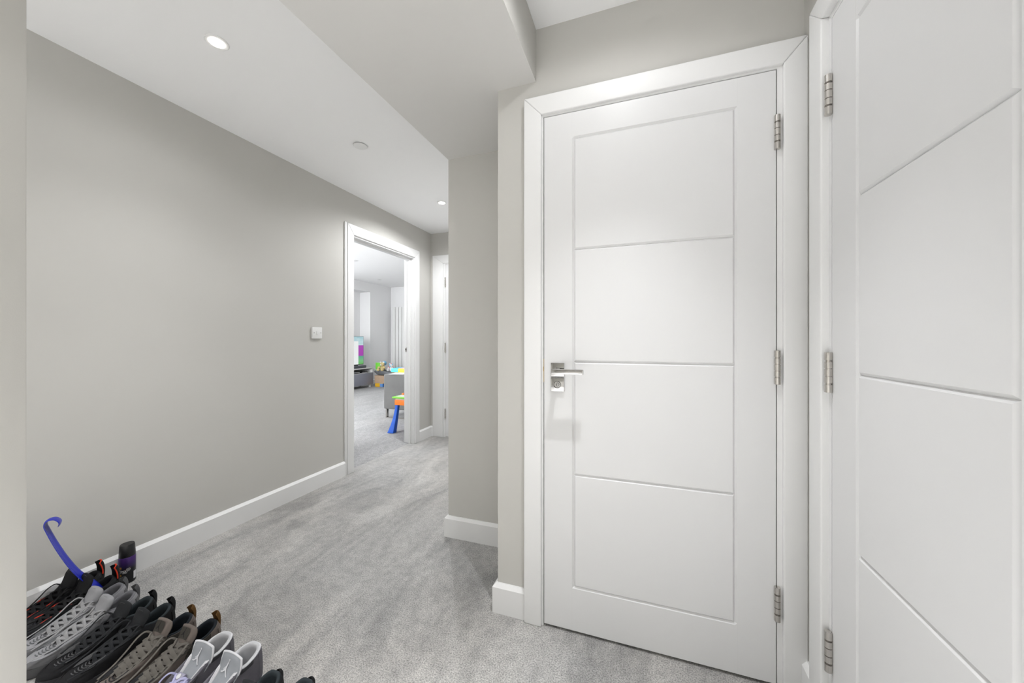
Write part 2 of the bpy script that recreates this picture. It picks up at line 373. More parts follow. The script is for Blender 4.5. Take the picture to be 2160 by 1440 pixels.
def door(name, loc, P, u0, u1, g0, g1, zt, label, aw=0.066, proud=0.013, awl=None, awr=None, outL=None, outR=None, wallw=-0.02, hinge_right=True):
    e = empty(name, loc); struct(e, label, 'door')
    z0 = 0.011
    leaf(P, u0, u1, g0, g1, z0, zt, e)
    ju = 0.003; il = u0 - ju; ir = u1 + ju; it = zt + ju
    # lining (rebated frame): front edge level with the leaf, stop behind it
    for a, b in ((il - 0.030, il), (ir, ir + 0.030)):
        pv = [P(a, -0.12, 0), P(b, -0.12, 0), P(b, -0.12, it + 0.03), P(a, -0.12, it + 0.03)]
        prism('lining', pv, Vector(P(0, 0.0, 0)) - Vector(P(0, -0.12, 0)), M['gloss'], e)
    prism('lining', [P(il, -0.12, it), P(ir, -0.12, it), P(ir, -0.12, it + 0.03), P(il, -0.12, it + 0.03)], Vector(P(0, 0.0, 0)) - Vector(P(0, -0.12, 0)), M['gloss'], e)
    prism('door_stop', [P(il, -0.058, 0), P(ir, -0.058, 0), P(ir, -0.058, it), P(il, -0.058, it)], Vector(P(0, -0.042, 0)) - Vector(P(0, -0.058, 0)), M['gloss'], e)
    aiL = outL[1]; aoL = outL[0]; aiR = outR[0]; aoR = outR[1]; ait = outR[2]; aot = outR[3]
    arch_piece(P, [(aoL, 0.0), (aiL, 0.0), (aiL, ait), (aoL, aot)], wallw, proud, e)
    arch_piece(P, [(aiR, 0.0), (aoR, 0.0), (aoR, aot), (aiR, ait)], wallw, proud, e)
    arch_piece(P, [(aiL, ait), (aiR, ait), (aoR, aot), (aoL, aot)], wallw, proud, e)
    hu = ir - 0.0015 if hinge_right else il + 0.0015
    for z in (1.785, 1.032, 0.275): hinge(P, hu, z, 0.008, e)
    return e

P1 = lambda u, w, z: (u, YD - w, z)
d1 = door('door_1', (0.032, YD, 0), P1, D1L, D1R, -0.2362, 0.3005, D1T, 'closed white four-panel door with chrome lever handle facing the viewer',
          outL=(-0.432, -0.362), outR=(0.433, 0.4978, 2.000, 2.074), wallw=-0.017)
XD2 = 0.4925
P2 = lambda u, w, z: (XD2 - w, D2A - u, z)
W2 = D2A - D2B
d2 = door('door_2', (XD2, (D2A + D2B) / 2, 0), P2, 0.0, W2, D2A - 1.094, D2A - 0.705, D1T, 'closed white panelled door at the right edge of the view, hinges showing',
          outL=(-0.093, -0.0185), outR=(W2 + 0.0185, W2 + 0.093, 2.008, 2.082), proud=0.0185, wallw=-0.0055, hinge_right=False)

# lever handle of the closed door
def lever():
    w = Vector(d1['_w'])
    hd = empty('lever_handle'); hd.parent = d1; hd['label'] = 'chrome lever handle with square rose and square lock rose'
    def B(name, x0, x1, y0, y1, z0, z1, m, bev):
        o = mesh(name, [Vector(v) - w for v in bverts(x0, x1, y0, y1, z0, z1)], BF, m, None); o.parent = hd
        return bevelled(o, bev, 2)
    B('rose', -0.324, -0.272, YD - 0.009, YD, 0.980, 1.032, M['chrome'], 0.0012)
    B('lock_rose', -0.324, -0.272, YD - 0.009, YD, 0.922, 0.975, M['chrome'], 0.0012)
    for nm, prof, c, m in [('neck', [(0.0125, 0), (0.0125, -0.004), (0.0095, -0.007), (0.0095, -0.054)], (-0.298, YD - 0.009, 1.003), M['chrome']),
                           ('lock_ring', [(0.0145, 0), (0.0145, -0.003), (0.0125, -0.004), (0.0115, -0.0025)], (-0.298, YD - 0.009, 0.9485), M['chrome'])]:
        o = lathe(nm, prof, m, None, center=Vector(c) - w, seg=28, axis='Y'); o.parent = hd
    o = lathe('key_core', [(0.0075, 0), (0.0075, -0.0045), (0.006, -0.006)], M['chrome'], None, center=Vector((-0.298, YD - 0.011, 0.9485)) - w, seg=20, axis='Y'); o.parent = hd
    B('key_slot', -0.2990, -0.2970, YD - 0.0178, YD - 0.016, 0.9445, 0.9525, M['dark'], 0.0003)
    B('lever', -0.308, -0.190, YD - 0.078, YD - 0.060, 0.994, 1.013, M['chrome'], 0.0035)
lever()
box('latch_plate', (D1L - 0.0026, D1L - 0.0006, YD - 0.0005, YD + 0.02, 0.955, 1.045), M['brass'], d1)
box('latch_bolt', (D1L - 0.0035, D1L - 0.0004, YD - 0.0012, YD + 0.012, 0.997, 1.016), M['brass'], d1, bev=0.0005)

# open doorway in the left wall
dw = empty('door_3', (XL - WT / 2, 2.92, 0)); struct(dw, 'white doorway frame in the left wall, open to the living room', 'door')
PW = lambda u, w, z: (XL + w, u, z)
for poly in ([(2.402, 0), (2.472, 0), (2.472, 2.012), (2.402, 2.096)], [(3.369, 0), (3.448, 0), (3.448, 2.096), (3.369, 2.012)], [(2.472, 2.012), (3.369, 2.012), (3.448, 2.096), (2.402, 2.096)]):
    arch_piece(PW, poly, 0.0, 0.018, dw)
box('architrave_fillet', (XL, XL + 0.012, 2.378, 2.402, 0, 2.100), M['gloss'], dw, bev=0.004)
for b in ((XL - WT - 0.002, XL + 0.002, 2.450, 2.480, 0, 2.004), (XL - WT - 0.002, XL + 0.002, 3.362, 3.392, 0, 2.004), (XL - WT - 0.002, XL + 0.002, 2.450, 3.392, 2.000, 2.030)):
    box('lining', b, M['gloss'], dw, bev=0.002)
for b in ((XL - 0.070, XL - 0.035, 3.347, 3.362, 0, 1.988), (XL - 0.070, XL - 0.035, 2.480, 2.495, 0, 1.988), (XL - 0.070, XL - 0.035, 2.480, 3.362, 1.985, 2.000)):
    box('door_stop', b, M['gloss'], dw, bev=0.002)
sp = box('strike_plate', (XL - WT + 0.010, XL - WT + 0.032, 3.3605, 3.3625, 0.990, 1.040), M['steel'], dw, bev=0.0006)
box('strike_hole', (XL - WT + 0.016, XL - WT + 0.026, 3.3598, 3.3606, 1.006, 1.026), M['dark'], dw)
PO = lambda u, w, z: (XL - WT - u, 2.482 - 0.040 + w, z)      # the leaf stands open at a right angle inside the living room
leaf(PO, 0.004, 0.866, 0.120, 0.750, 0.011, 1.985, dw)
box('carpet_strip', (XL - 0.0605, XL - 0.0545, 2.48, 3.362, -0.02, -0.0065), M['dark'], dw)

# door at the far end of the hallway
P4 = lambda u, w, z: (-2.106 + u, YE - 0.004 - w, z)
d4 = door('door_4', (-1.75, YE, 0), P4, 0.0, 0.762, 0.116, 0.646, D1T, 'white door at the far end of the hallway, mostly hidden by the wall corner',
          outL=(-0.168, -0.034), outR=(0.80, 0.87, 2.005, 2.098), proud=0.012, wallw=-0.003, hinge_right=False)

# ------------------------------------------------------------------ lamps in the ceiling
def downlight(x, y, z, label, watts=HALL_W, lit=True, group='recessed ceiling downlights', r=0.042):
    e = empty('downlight', (x, y, z)); tag(e, label, 'downlight', group)
    lathe('trim_ring', [(r * 0.66, -0.0005), (r * 0.68, -0.004), (r * 0.95, -0.005), (r, -0.003), (r, 0.0)], M['white_plastic'], e, center=(x, y, z), seg=36)
    lathe('lens', [(r * 0.62, -0.0062), (r * 0.62, -0.0042)], M['lens'] if lit else M['unlit'], e, center=(x, y, z), seg=32)
    if lit:
        for w, size, blend in watts:
            l = bpy.data.lights.new('downlight_bulb', 'SPOT'); l.energy = w; l.color = (0.965, 0.975, 1.0); l.spot_size = math.radians(size); l.spot_blend = blend
            l.shadow_soft_size = 0.014
            o = bpy.data.objects.new('downlight_bulb', l); COL.objects.link(o); o.parent = e; o.location = (0, 0, -0.03)
    return e
downlight(-1.659, 1.022, CEIL, 'lit recessed downlight in the hallway ceiling above the row of shoes')
downlight(-1.683, 2.889, CEIL, 'small lit recessed downlight in the ceiling by the open doorway', FAR_W)
downlight(-0.08, 0.92, CEIL, 'lit recessed downlight above the alcove in front of the closed door', NEAR_W)
downlight(-0.10, 0.0, CEIL, 'added recessed downlight directly above the viewer, out of view', OVER_FILL_W)  # added: its pool on the unseen floor bounces light upwards
for y_, w_ in ((-0.6, 'nearest'), (-1.5, 'second'), (-2.4, 'farthest')):  # added lamps, invented layout: floor bounce fills the alcove and soffit
    downlight(0.05, y_, CEIL, w_ + ' added downlight behind the viewer on the side of the right-hand door', BACK_FILL_W, group='added downlights behind the viewer')
    downlight(-0.75, y_, SOF, w_ + ' added downlight behind the viewer in the lower soffit', BACK_FILL_W, group='added downlights behind the viewer')
for y_, w_ in ((-0.845, 'nearer'), (-2.2, 'farther')):  # added lamps that even out the left wall and hallway ceiling
    downlight(-1.66, y_, CEIL, w_ + ' added hallway downlight behind the viewer along the left wall', BACK_FILL_L, group='added downlights behind the viewer')
downlight(-4.844, 5.272, LC, 'unlit recessed downlight at the doorway edge in the living room ceiling', lit=False, group='living room downlights', r=0.05)
downlight(-5.829, 7.125, LC, 'unlit recessed downlight farther back in the living room ceiling', lit=False, group='living room downlights', r=0.05)
sp_ = empty('sprinkler_cover', (-1.677, 1.866, CEIL)); tag(sp_, 'white round cover disc on the hallway ceiling between the two downlights', 'ceiling disc')
lathe('cup', [(0.030, -0.006), (0.033, 0.0)], M['unlit'], sp_, center=(-1.677, 1.866, CEIL), seg=32)
lathe('cover_disc', [(0.040, -0.0095), (0.042, -0.008), (0.042, -0.006)], M['white_plastic'], sp_, center=(-1.677, 1.866, CEIL), seg=40)

# ------------------------------------------------------------------ light switch
sw = empty('light_switch', (XL, 2.103, 1.174)); tag(sw, 'square white light switch on the left wall beside the open doorway', 'light switch')
box('face_plate', (XL, XL + 0.014, 2.060, 2.146, 1.131, 1.217), M['white_plastic'], sw, bev=0.003)
box('rocker', (XL + 0.013, XL + 0.0175, 2.0925, 2.1075, 1.162, 1.186), M['white_plastic'], sw, bev=0.0015)
for y in (2.073, 2.133): lathe('screw', [(0.0028, 0.0135), (0.0028, 0.0148), (0.0016, 0.0150)], M['dark'], sw, center=(XL, y, 1.174), seg=12, axis='X')

# ------------------------------------------------------------------ sneakers
def sheet(fn, nu, nv, th):
    """solid sheet: fn(u, v) -> (point, normal)"""
    V, Fc = [], []
    W = nu + 1
    for side in (0.5, -0.5):
        for j in range(nv + 1):
            for i in range(nu + 1):
                p, n = fn(i / nu, j / nv)
                e = min(1.0, 6.0 * min(i / nu, 1 - i / nu) + 0.25) * min(1.0, 8.0 * min(j / nv, 1 - j / nv) + 0.25)
                V.append(p + n * th * side * e)
    N = W * (nv + 1)
    for j in range(nv):
        for i in range(nu):
            a = j * W + i
            Fc.append((a, a + 1, a + W + 1, a + W)); Fc.append((N + a + W, N + a + W + 1, N + a + 1, N + a))
    rim = [i for i in range(W)] + [j * W + nu for j in range(1, nv + 1)] + [nv * W + i for i in range(nu - 1, -1, -1)] + [j * W for j in range(nv - 1, 0, -1)]
    for k in range(len(rim)):
        a, b = rim[k], rim[(k + 1) % len(rim)]; Fc.append((b, a, N + a, N + b))
    return V, Fc

BASE = [(0, 0), (.004, .020), (.030, .037), (.080, .040), (.130, .039), (.190, .044), (.235, .0455), (.270, .039), (.292, .022), (.299, 0)]
OPEN = [(.008, 0, .106), (.013, .019, .107), (.032, .033, .099), (.065, .036, .090), (.096, .035, .095), (.122, .030, .086), (.150, .025, .074), (.176, .020, .064), (.197, .013, .056), (.205, 0, .054)]
OPEN5 = [(.004, 0, .128), (.010, .021, .129), (.032, .035, .124), (.062, .038, .117), (.090, .038, .119), (.112, .035, .105), (.140, .028, .085), (.172, .021, .068), (.198, .013, .057), (.206, 0, .055)]
TONGUE = [(.207, .050, .028), (.182, .060, .038), (.156, .071, .047), (.130, .084, .056), (.110, .099, .064), (.097, .116, .071), (.089, .132, .076), (.085, .144, .070)]
TONGUE1 = [(.207, .050, .028), (.182, .060, .040), (.156, .071, .050), (.130, .084, .062), (.110, .102, .074), (.098, .126, .082), (.090, .148, .084), (.084, .162, .078)]
TONGUE5 = [(.208, .052, .030), (.180, .064, .045), (.152, .077, .058), (.124, .091, .070), (.102, .106, .080), (.090, .124, .087), (.083, .141, .088), (.079, .157, .080)]

class Shoe:
    def __init__(s, name, loc, rz, mirror, spec):
        s.sp = spec; s.side = -1 if mirror else 1
        hi = spec.get('high', False)
        op = OPEN5 if hi else OPEN
        s.B = [(x, y, .028) for x, y in BASE] + [(x, -y, .028) for x, y in BASE[-2:0:-1]]
        s.O = list(op) + [(x, -y, z) for x, y, z in op[-2:0:-1]]
        s.T = TONGUE5 if hi else (TONGUE1 if spec.get('tall') else TONGUE)
        s.e = empty(name, loc, rz); s.name = name
    def bend(s, p):
        x, y, z = p
        y2 = y + s.side * .004 * (max(x - .10, 0) / .20) ** 1.6
        z2 = z + .010 * (max(x - .22, 0) / .08) ** 2          # toe spring
        return Vector((x, y2, z2))
    def raw(s, th, v):
        b = Vector(cr(s.B, th, True)); o = Vector(cr(s.O, th, True)); h = o.z - b.z
        c = Vector((.14, 0, 0)); d = Vector((b.x - c.x, b.y, 0)).normalized()
        c1 = b + Vector((0, 0, .60 * h)) + d * .003; c2 = b.lerp(o, .55); c2.z = b.z + .93 * h + .004
        u = 1 - v
        return b * u ** 3 + c1 * 3 * u * u * v + c2 * 3 * u * v * v + o * v ** 3
    def surf(s, th, v): return s.bend(s.raw(th, v))
    def nrm(s, th, v):
        e = .004; v0, v1 = max(v - e, 0), min(v + e, 1)
        a = s.surf(th + e, v) - s.surf(th - e, v); b = s.surf(th, v1) - s.surf(th, v0)
        n = a.cross(b)
        if n.length < 1e-12: return Vector((0, 0, 1))
        n.normalize(); c = s.surf(th, v) - Vector((.13, 0, .035))
        return n if n.dot(c) > 0 else -n
    def add(s, name, g, m, smooth=True, parent=None, label=None):
        o = mesh(name, g[0], g[1], m, parent or s.e, smooth=smooth, local=True)
        if smooth:
            try: o.data.set_sharp_from_angle(angle=1.0)
            except Exception: pass
        if label: o['label'] = label
        return o
    def patch(s, t0, t1, v0, v1, off, nu=14, nv=5):
        V, Fc = [], []; W = nu + 1
        def P(i, j, o):
            t = t0 + (t1 - t0) * i / nu; v = v0 + (v1 - v0) * j / nv
            return s.surf(t, v) + s.nrm(t, v) * o
        for j in range(nv + 1):
            for i in range(nu + 1): V.append(P(i, j, off))
        for j in range(nv):
            for i in range(nu):
                a = j * W + i; Fc.append((a, a + 1, a + W + 1, a + W))
        rim = [(i, 0) for i in range(nu + 1)] + [(nu, j) for j in range(1, nv + 1)] + [(i, nv) for i in range(nu - 1, -1, -1)] + [(0, j) for j in range(nv - 1, 0, -1)]
        n = len(V)
        for i, j in rim: V.append(P(i, j, -.0012))
        for k in range(len(rim)):
            a = rim[k][1] * W + rim[k][0]; q = rim[(k + 1) % len(rim)]; b = q[1] * W + q[0]
            Fc.append((a, n + k, n + (k + 1) % len(rim), b))
        return V, Fc
    def upper(s):
        N, K = 60, 12; V, Fc = [], []
        for k in range(K + 1):
            for i in range(N): V.append(s.surf(i / N, k / K))
        for k in range(K):
            for i in range(N):
                j = (i + 1) % N; Fc.append((k * N + i, k * N + j, (k + 1) * N + j, (k + 1) * N + i))
        s.add('upper', (V, Fc), s.sp['upper'])
    def lining(s):
        N = 60; V, Fc = [], []; prof = [(0, -.001), (.0015, .0032), (.0055, .0042), (.0095, .0005), (.0105, -.010)]
        R = 0
        for q, (inn, up) in enumerate(prof + [None, None] if False else prof + [('d', 0)]):
            for i in range(N):
                o = Vector(s.raw(i / N, 1.0)); cx = min(max(o.x, .055), .17); c = Vector((cx, 0, o.z)); d = c - o; L = d.length
                d = d.normalized() if L > 1e-6 else Vector((1, 0, 0))
                if inn == 'd':
                    p = o + d * min(.007, .8 * L); p.z = .036
                else:
                    p = o + d * min(inn, .8 * L); p.z = o.z + up
                V.append(s.bend(p))
            R += 1
        for k in range(R - 1):
            for i in range(N):
                j = (i + 1) % N; Fc.append((k * N + i, k * N + j, (k + 1) * N + j, (k + 1) * N + i))
        V.append(s.bend((.10, 0, .036))); c = len(V) - 1
        for i in range(N): Fc.append(((R - 1) * N + i, (R - 1) * N + (i + 1) % N, c))
        s.add('lining', (V, Fc), s.sp['lining'])
    def sole(s):
        N = 60; V, Fc = [], []
        rings = [(1.02, .0), (1.055, .003), (1.075, .012), (1.07, .022), (1.045, .030), (0.97, .0315)]
        for k, z in rings:
            for i in range(N):
                x, y, _ = cr(s.B, i / N, True)
                x2 = .15 + (x - .15) * (1 + (k - 1) * .45); V.append(s.bend((x2, y * k, z)))
        R = len(rings)
        for k in range(R - 1):
            for i in range(N):
                j = (i + 1) % N; Fc.append((k * N + i, k * N + j, (k + 1) * N + j, (k + 1) * N + i))
        Fc.append(tuple(range(N - 1, -1, -1))); Fc.append(tuple(range((R - 1) * N, R * N)))
        # toe spring would lift the sole off the carpet: keep the tread down
        V = [Vector((v.x, v.y, max(v.z - .010 * (max(v.x - .22, 0) / .08) ** 2 * .6, 0.0))) for v in V]
        so = s.add('sole', (V, Fc), s.sp['sole'])
        if 'outsole' in s.sp:
            o = s.add('outsole', merge(*[tube_geo([s.bend((.15 + (cr(s.B, t / 60, True)[0] - .15) * 1.028, cr(s.B, t / 60, True)[1] * 1.06, .006)) - Vector((0, 0, .0)) for t in range(61)], .004, .0045, seg=6, cap=False)]), s.sp['outsole'], parent=so)
    def tfn(s, lift=0.0):
        T = s.T
        def fn(u, v):
            def pt(u, v):
                x, z, w = cr(T, v); a = (u - .5) * 2
                return s.bend((x, a * w / 2, z - .13 * w * a * a * (1.0 if v < .8 else 1 - (v - .8) * 2)))
            p = pt(u, v); e = .01
            n = (pt(min(u + e, 1), v) - pt(max(u - e, 0), v)).cross(pt(u, min(v + e, 1)) - pt(u, max(v - e, 0))).normalized()
            if n.x < 0: n = -n
            return p + n * lift, n
        return fn
    def tongue(s):
        s.tg = s.add('tongue', sheet(s.tfn(), 10, 18, s.sp.get('tongue_th', .014)), s.sp['tongue'])
    def eyelets(s):
        lo, hi = (.88, s.sp.get('lace_top', .46))
        n = s.sp.get('rows', 6)
        return [(lo + (hi - lo) * k / (n - 1)) * .5 for k in range(n)]
    def laces(s):
        rows = s.eyelets(); gs = []; w = s.sp.get('lace_w', .0050); up = Vector((.5, 0, .87)); fn = s.tfn(.010)
        def eye(t, sg, v=.93):
            th = t if sg > 0 else 1 - t
            return s.surf(th, v) + s.nrm(th, v) * .003
        def cross(a, b, bump=.006):
            m = (a + b) / 2; pts = []
            for k in range(9):
                f = k / 8; p = a.lerp(b, f) + up * (bump * math.sin(PI * f)); pts.append(p)
            return pts
        gs.append(tube_geo(cross(eye(rows[0], 1), eye(rows[0], -1)), w, .0014, up=up, seg=6))
        rnd = random.Random(s.sp['seed'] + (3 if s.side < 0 else 0))
        for i in range(len(rows) - 1):
            for sg in (1, -1):
                gs.append(tube_geo(cross(eye(rows[i], sg, .86), eye(rows[i + 1], -sg, .90), .011 + rnd.uniform(-.001, .003) + (0.0025 if sg > 0 else 0)), w * rnd.uniform(.9, 1.1), .0015, up=up, seg=6))
            for sg in (1, -1):      # strap over the eyestay
                a = eye(rows[i], sg, .80); b = eye(rows[i], sg, .97)
                gs.append(tube_geo([a, (a + b) / 2 + s.nrm(rows[i] if sg > 0 else 1 - rows[i], .88) * .003, b + up * .002], w, .0014, up=up, seg=6))
        # loose ends looping from the top eyelets and falling over the side
        for sg in (1, -1):
            a = eye(rows[-1], sg); L = rnd.uniform(.06, .12) * s.sp.get('loose', 1)
            pts = [a, a + Vector((.015, sg * .006, .016)), a + Vector((.035, sg * .012, .008)), a + Vector((.050 + L * .2, sg * .010, -.012)), a + Vector((.06 + L * .55, sg * .004, -.028)), a + Vector((.07 + L, -sg * .006, -.034))]
            path = [Vector(cr([tuple(p) for p in pts], k / 22)) for k in range(23)]
            gs.append(tube_geo(path, w * .62, .0017, up=up, seg=6))
            pts = [a + Vector((.006, 0, .002)), a + Vector((.010, -sg * .012, .012)), a + Vector((.024, -sg * .024, .008)), a + Vector((.034, -sg * .016, -.006)), a + Vector((.020, -sg * .006, -.004))]
            path = [Vector(cr([tuple(p) for p in pts], k / 18)) for k in range(19)]
            gs.append(tube_geo(path, w * .7, .0018, up=up, seg=6))
        s.add('shoelace', merge(*gs), s.sp['lace'])
    def netting(s, t0, t1, v0, v1, off=.0022, nu=3, nv=3):
        gs = []
        for k in range(nu + 1):
            t = t0 + (t1 - t0) * k / nu
            gs.append(tube_geo([s.surf(t, v0 + (v1 - v0) * j / 6) + s.nrm(t, v0 + (v1 - v0) * j / 6) * off for j in range(7)], .0015, .0011, seg=5))
        for k in range(nv + 1):
            v = v0 + (v1 - v0) * k / nv
            gs.append(tube_geo([s.surf(t0 + (t1 - t0) * j / 6, v) + s.nrm(t0 + (t1 - t0) * j / 6, v) * off for j in range(7)], .0015, .0011, seg=5))
        return merge(*gs)
    def heel_tab(s, m, edge=None, z0=.070, z1=.132, w=.030, lean=.010):
        def fn(u, v):
            def pt(u, v):
                a = (u - .5) * 2; ww = w / 2 * (1 - .25 * v * v)
                zz = z0 + (z1 - z0) * v
                x = -.0035 - .003 * math.sin(v * PI * .6) + .012 * a * a + lean * max(v - .45, 0) ** 2 * 3.0
                return Vector((x, a * ww, zz - .006 * a * a * v))
            p = pt(u, v); e = .02
            n = (pt(min(u + e, 1), v) - pt(max(u - e, 0), v)).cross(pt(u, min(v + e, 1)) - pt(u, max(v - e, 0))).normalized()
            if n.x > 0: n = -n
            return p, n
        t = s.add('heel_tab', sheet(fn, 8, 12, .0055), m)
        if edge:
            path = [fn(.35 + .65 * k / 8, 1)[0] for k in range(8)] + [fn(1, 1 - .62 * k / 10)[0] for k in range(11)]
            s.add('tab_edging', tube_geo(path, .0022, seg=6), edge, parent=t, label='red edging')
    def on_tongue(s, name, V2, Fc, m, cx, cy, k, lift=.0088, parent=None, label=None):
        """flat 2D shape laid on the tongue: x across (u), y along (v)"""
        fn = s.tfn(); V = []
        for x, y in V2:
            u = min(max(.5 + (x * k + cx) * (1 if True else 1), .02), .98); v = min(max(cy + y * k * .75, 0.02), .97)
            p, n = fn(u, v); V.append(p + n * lift)
        o = s.add(name, (V, Fc), m, smooth=False, parent=s.tg, label=label); return o
    def common(s):
        s.sole(); s.upper(); s.lining(); s.tongue(); s.laces()

def fab(name, col, rough=.85, var=.08, bump=.25, bscale=900, sheen=0.0): return mat(name, col, rough, var=var, vscale=60, bump=bump, bscale=bscale, spec=.18, sheen=sheen)
K = {n: fab(n, c) for n, c in {
    'black_nubuck': (.012, .012, .013), 'black_mesh': (.020, .021, .023), 'charcoal_rubber': (.030, .030, .032), 'slate_lining': (.030, .037, .041),
    'pale_grey_suede': (.28, .28, .292), 'mid_grey_suede': (.13, .13, .134), 'grey_lining': (.16, .16, .172), 'grey_lace': (.29, .29, .295), 'dark_grey_rubber': (.085, .085, .088), 'grey_mesh': (.13, .135, .14),
    'taupe_suede': (.150, .126, .112), 'taupe_lace': (.135, .124, .110), 'navy_lining': (.016, .020, .025), 'brown_leather': (.120, .062, .020), 'olive_patch': (.050, .046, .040),
    'wolf_grey_suede': (.135, .130, .148), 'white_lining': (.50, .50, .51), 'lavender_lace': (.36, .355, .52), 'silver_tongue': (.26, .272, .29), 'white_rim': (.58, .58, .60), 'red_trim': (.62, .045, .020), 'dark_mesh': (.05, .05, .055), 'clear_lock': (.30, .29, .36)}.items()}

def style_four(s):
    sp = s.sp; s.common()
    s.add('toe_guard', s.patch(.33, .67, .02, .36, .0016, 30, 4), sp['guard'])
    s.add('eyestay', s.patch(.225, .43, .66, .95, .0022, 14, 4), sp['stay']); s.add('eyestay', s.patch(.57, .775, .66, .95, .0022, 14, 4), sp['stay'])
    s.add('heel_counter', s.patch(-.09, .09, .05, .62, .0018, 16, 5), sp['guard'])
    s.add('wing', s.patch(.135, .225, .30, .92, .0026, 8, 6), sp['stay']); s.add('wing', s.patch(.775, .865, .30, .92, .0026, 8, 6), sp['stay'])
    for a, b in ((.372, .418), (.582, .628)):
        mp_ = s.add('mesh_panel', s.patch(a - .004, b + .004, .52, .82, .0012, 8, 4), sp['net_back'])
        s.add('mesh_grid', s.netting(a, b, .54, .80, .0026, 4, 3), sp['net'], parent=mp_)
    ribs = [tube_geo([s.surf(.5 + (j - 5) / 5 * wd, v) + s.nrm(.5 + (j - 5) / 5 * wd, v) * .0012 for j in range(11)], .0016, .0013, seg=5)
            for v, wd in ((.56, .022), (.62, .032), (.68, .040), (.74, .046), (.80, .050), (.86, .050), (.92, .046))]
    s.add('vamp_ribs', merge(*ribs), sp['net'])
    s.heel_tab(sp['tab'], sp.get('tab_edge'), z1=sp.get('tab_z', .132), w=sp.get('tab_w', .030))

def rect_grid(x0, x1, y0, y1, n=6):
    V = [(x0 + (x1 - x0) * i / n, y0 + (y1 - y0) * j / n) for j in range(n + 1) for i in range(n + 1)]
    return V, [(j * (n + 1) + i, j * (n + 1) + i + 1, (j + 1) * (n + 1) + i + 1, (j + 1) * (n + 1) + i) for j in range(n) for i in range(n)]
def strokes(segs):
    V, Fc = [], []
    for (x0, y0, w0), (x1, y1, w1) in segs:
        d = Vector((x1 - x0, y1 - y0)); nrm = Vector((-d.y, d.x)).normalized(); m = 5; n = len(V)
        for k in range(m + 1):
            f = k / m; p = Vector((x0, y0)) + d * f; w = w0 + (w1 - w0) * f
            V += [tuple(p + nrm * w), tuple(p - nrm * w)]
        for k in range(m): Fc.append((n + 2 * k, n + 2 * k + 1, n + 2 * k + 3, n + 2 * k + 2))
    return V, Fc
def disc2(cx, cy, r, n=12):
    V = [(cx, cy)] + [(cx + r * math.cos(2 * PI * i / n), cy + r * math.sin(2 * PI * i / n)) for i in range(n)]
    return V, [(0, 1 + i, 1 + (i + 1) % n) for i in range(n)]
EMBLEM = merge(strokes([((.14, .98, .028), (.03, .60, .05)), ((.03, .60, .07), (-.02, .30, .075)), ((-.02, .32, .075), (-.30, .12, .05)), ((-.30, .12, .05), (-.52, .12, .035)),
                        ((.0, .32, .075), (.26, .02, .05)), ((.26, .02, .05), (.44, -.10, .035)), ((.02, .56, .04), (-.16, .36, .03)), ((-.16, .36, .03), (-.30, .30, .02))]),
               disc2(.15, 1.06, .075), disc2(.055, .72, .065))

SPEC = {
 'black_red': dict(net_back=K['black_nubuck'], upper=K['black_mesh'], lining=K['black_nubuck'], sole=K['charcoal_rubber'], tongue=K['black_nubuck'], lace=K['black_nubuck'], guard=K['black_nubuck'], stay=K['black_nubuck'], net=K['charcoal_rubber'], tab=K['black_nubuck'], tab_edge=K['red_trim'], tab_z=.154, tab_w=.046, seed=1, tall=True, loose=.5),
 'grey': dict(net_back=K['dark_grey_rubber'], upper=K['pale_grey_suede'], lining=K['grey_lining'], sole=K['dark_grey_rubber'], tongue=K['pale_grey_suede'], lace=K['grey_lace'], guard=K['mid_grey_suede'], stay=K['pale_grey_suede'], net=K['grey_mesh'], tab=K['dark_grey_rubber'], tongue_th=.020, seed=2, loose=1.3, lace_w=.0050),
 'black': dict(net_back=K['black_nubuck'], upper=K['black_nubuck'], lining=K['slate_lining'], sole=K['charcoal_rubber'], tongue=K['black_mesh'], lace=K['black_mesh'], guard=K['black_nubuck'], stay=K['black_mesh'], net=K['dark_grey_rubber'], tab=K['black_nubuck'], seed=3),
 'taupe': dict(net_back=K['black_nubuck'], upper=K['taupe_suede'], lining=K['navy_lining'], sole=K['charcoal_rubber'], tongue=K['taupe_suede'], lace=K['taupe_lace'], guard=K['taupe_suede'], stay=K['olive_patch'], net=K['charcoal_rubber'], tab=K['brown_leather'], seed=4, rows=8, lace_w=.0060, tab_z=.136),
 'wolf': dict(net_back=K['black_nubuck'], upper=K['wolf_grey_suede'], lining=K['white_lining'], sole=K['white_rim'], tongue=K['silver_tongue'], lace=K['lavender_lace'], guard=K['wolf_grey_suede'], stay=K['silver_tongue'], net=K['dark_mesh'], tab=K['wolf_grey_suede'], seed=5, high=True, loose=.3, lace_top=.62, rows=5),
 'plain_black': dict(net_back=K['black_nubuck'], upper=K['black_mesh'], lining=K['slate_lining'], sole=K['charcoal_rubber'], tongue=K['black_mesh'], lace=K['black_nubuck'], guard=K['black_nubuck'], stay=K['black_nubuck'], net=K['charcoal_rubber'], tab=K['black_nubuck'], seed=6, tab_z=.108),
}
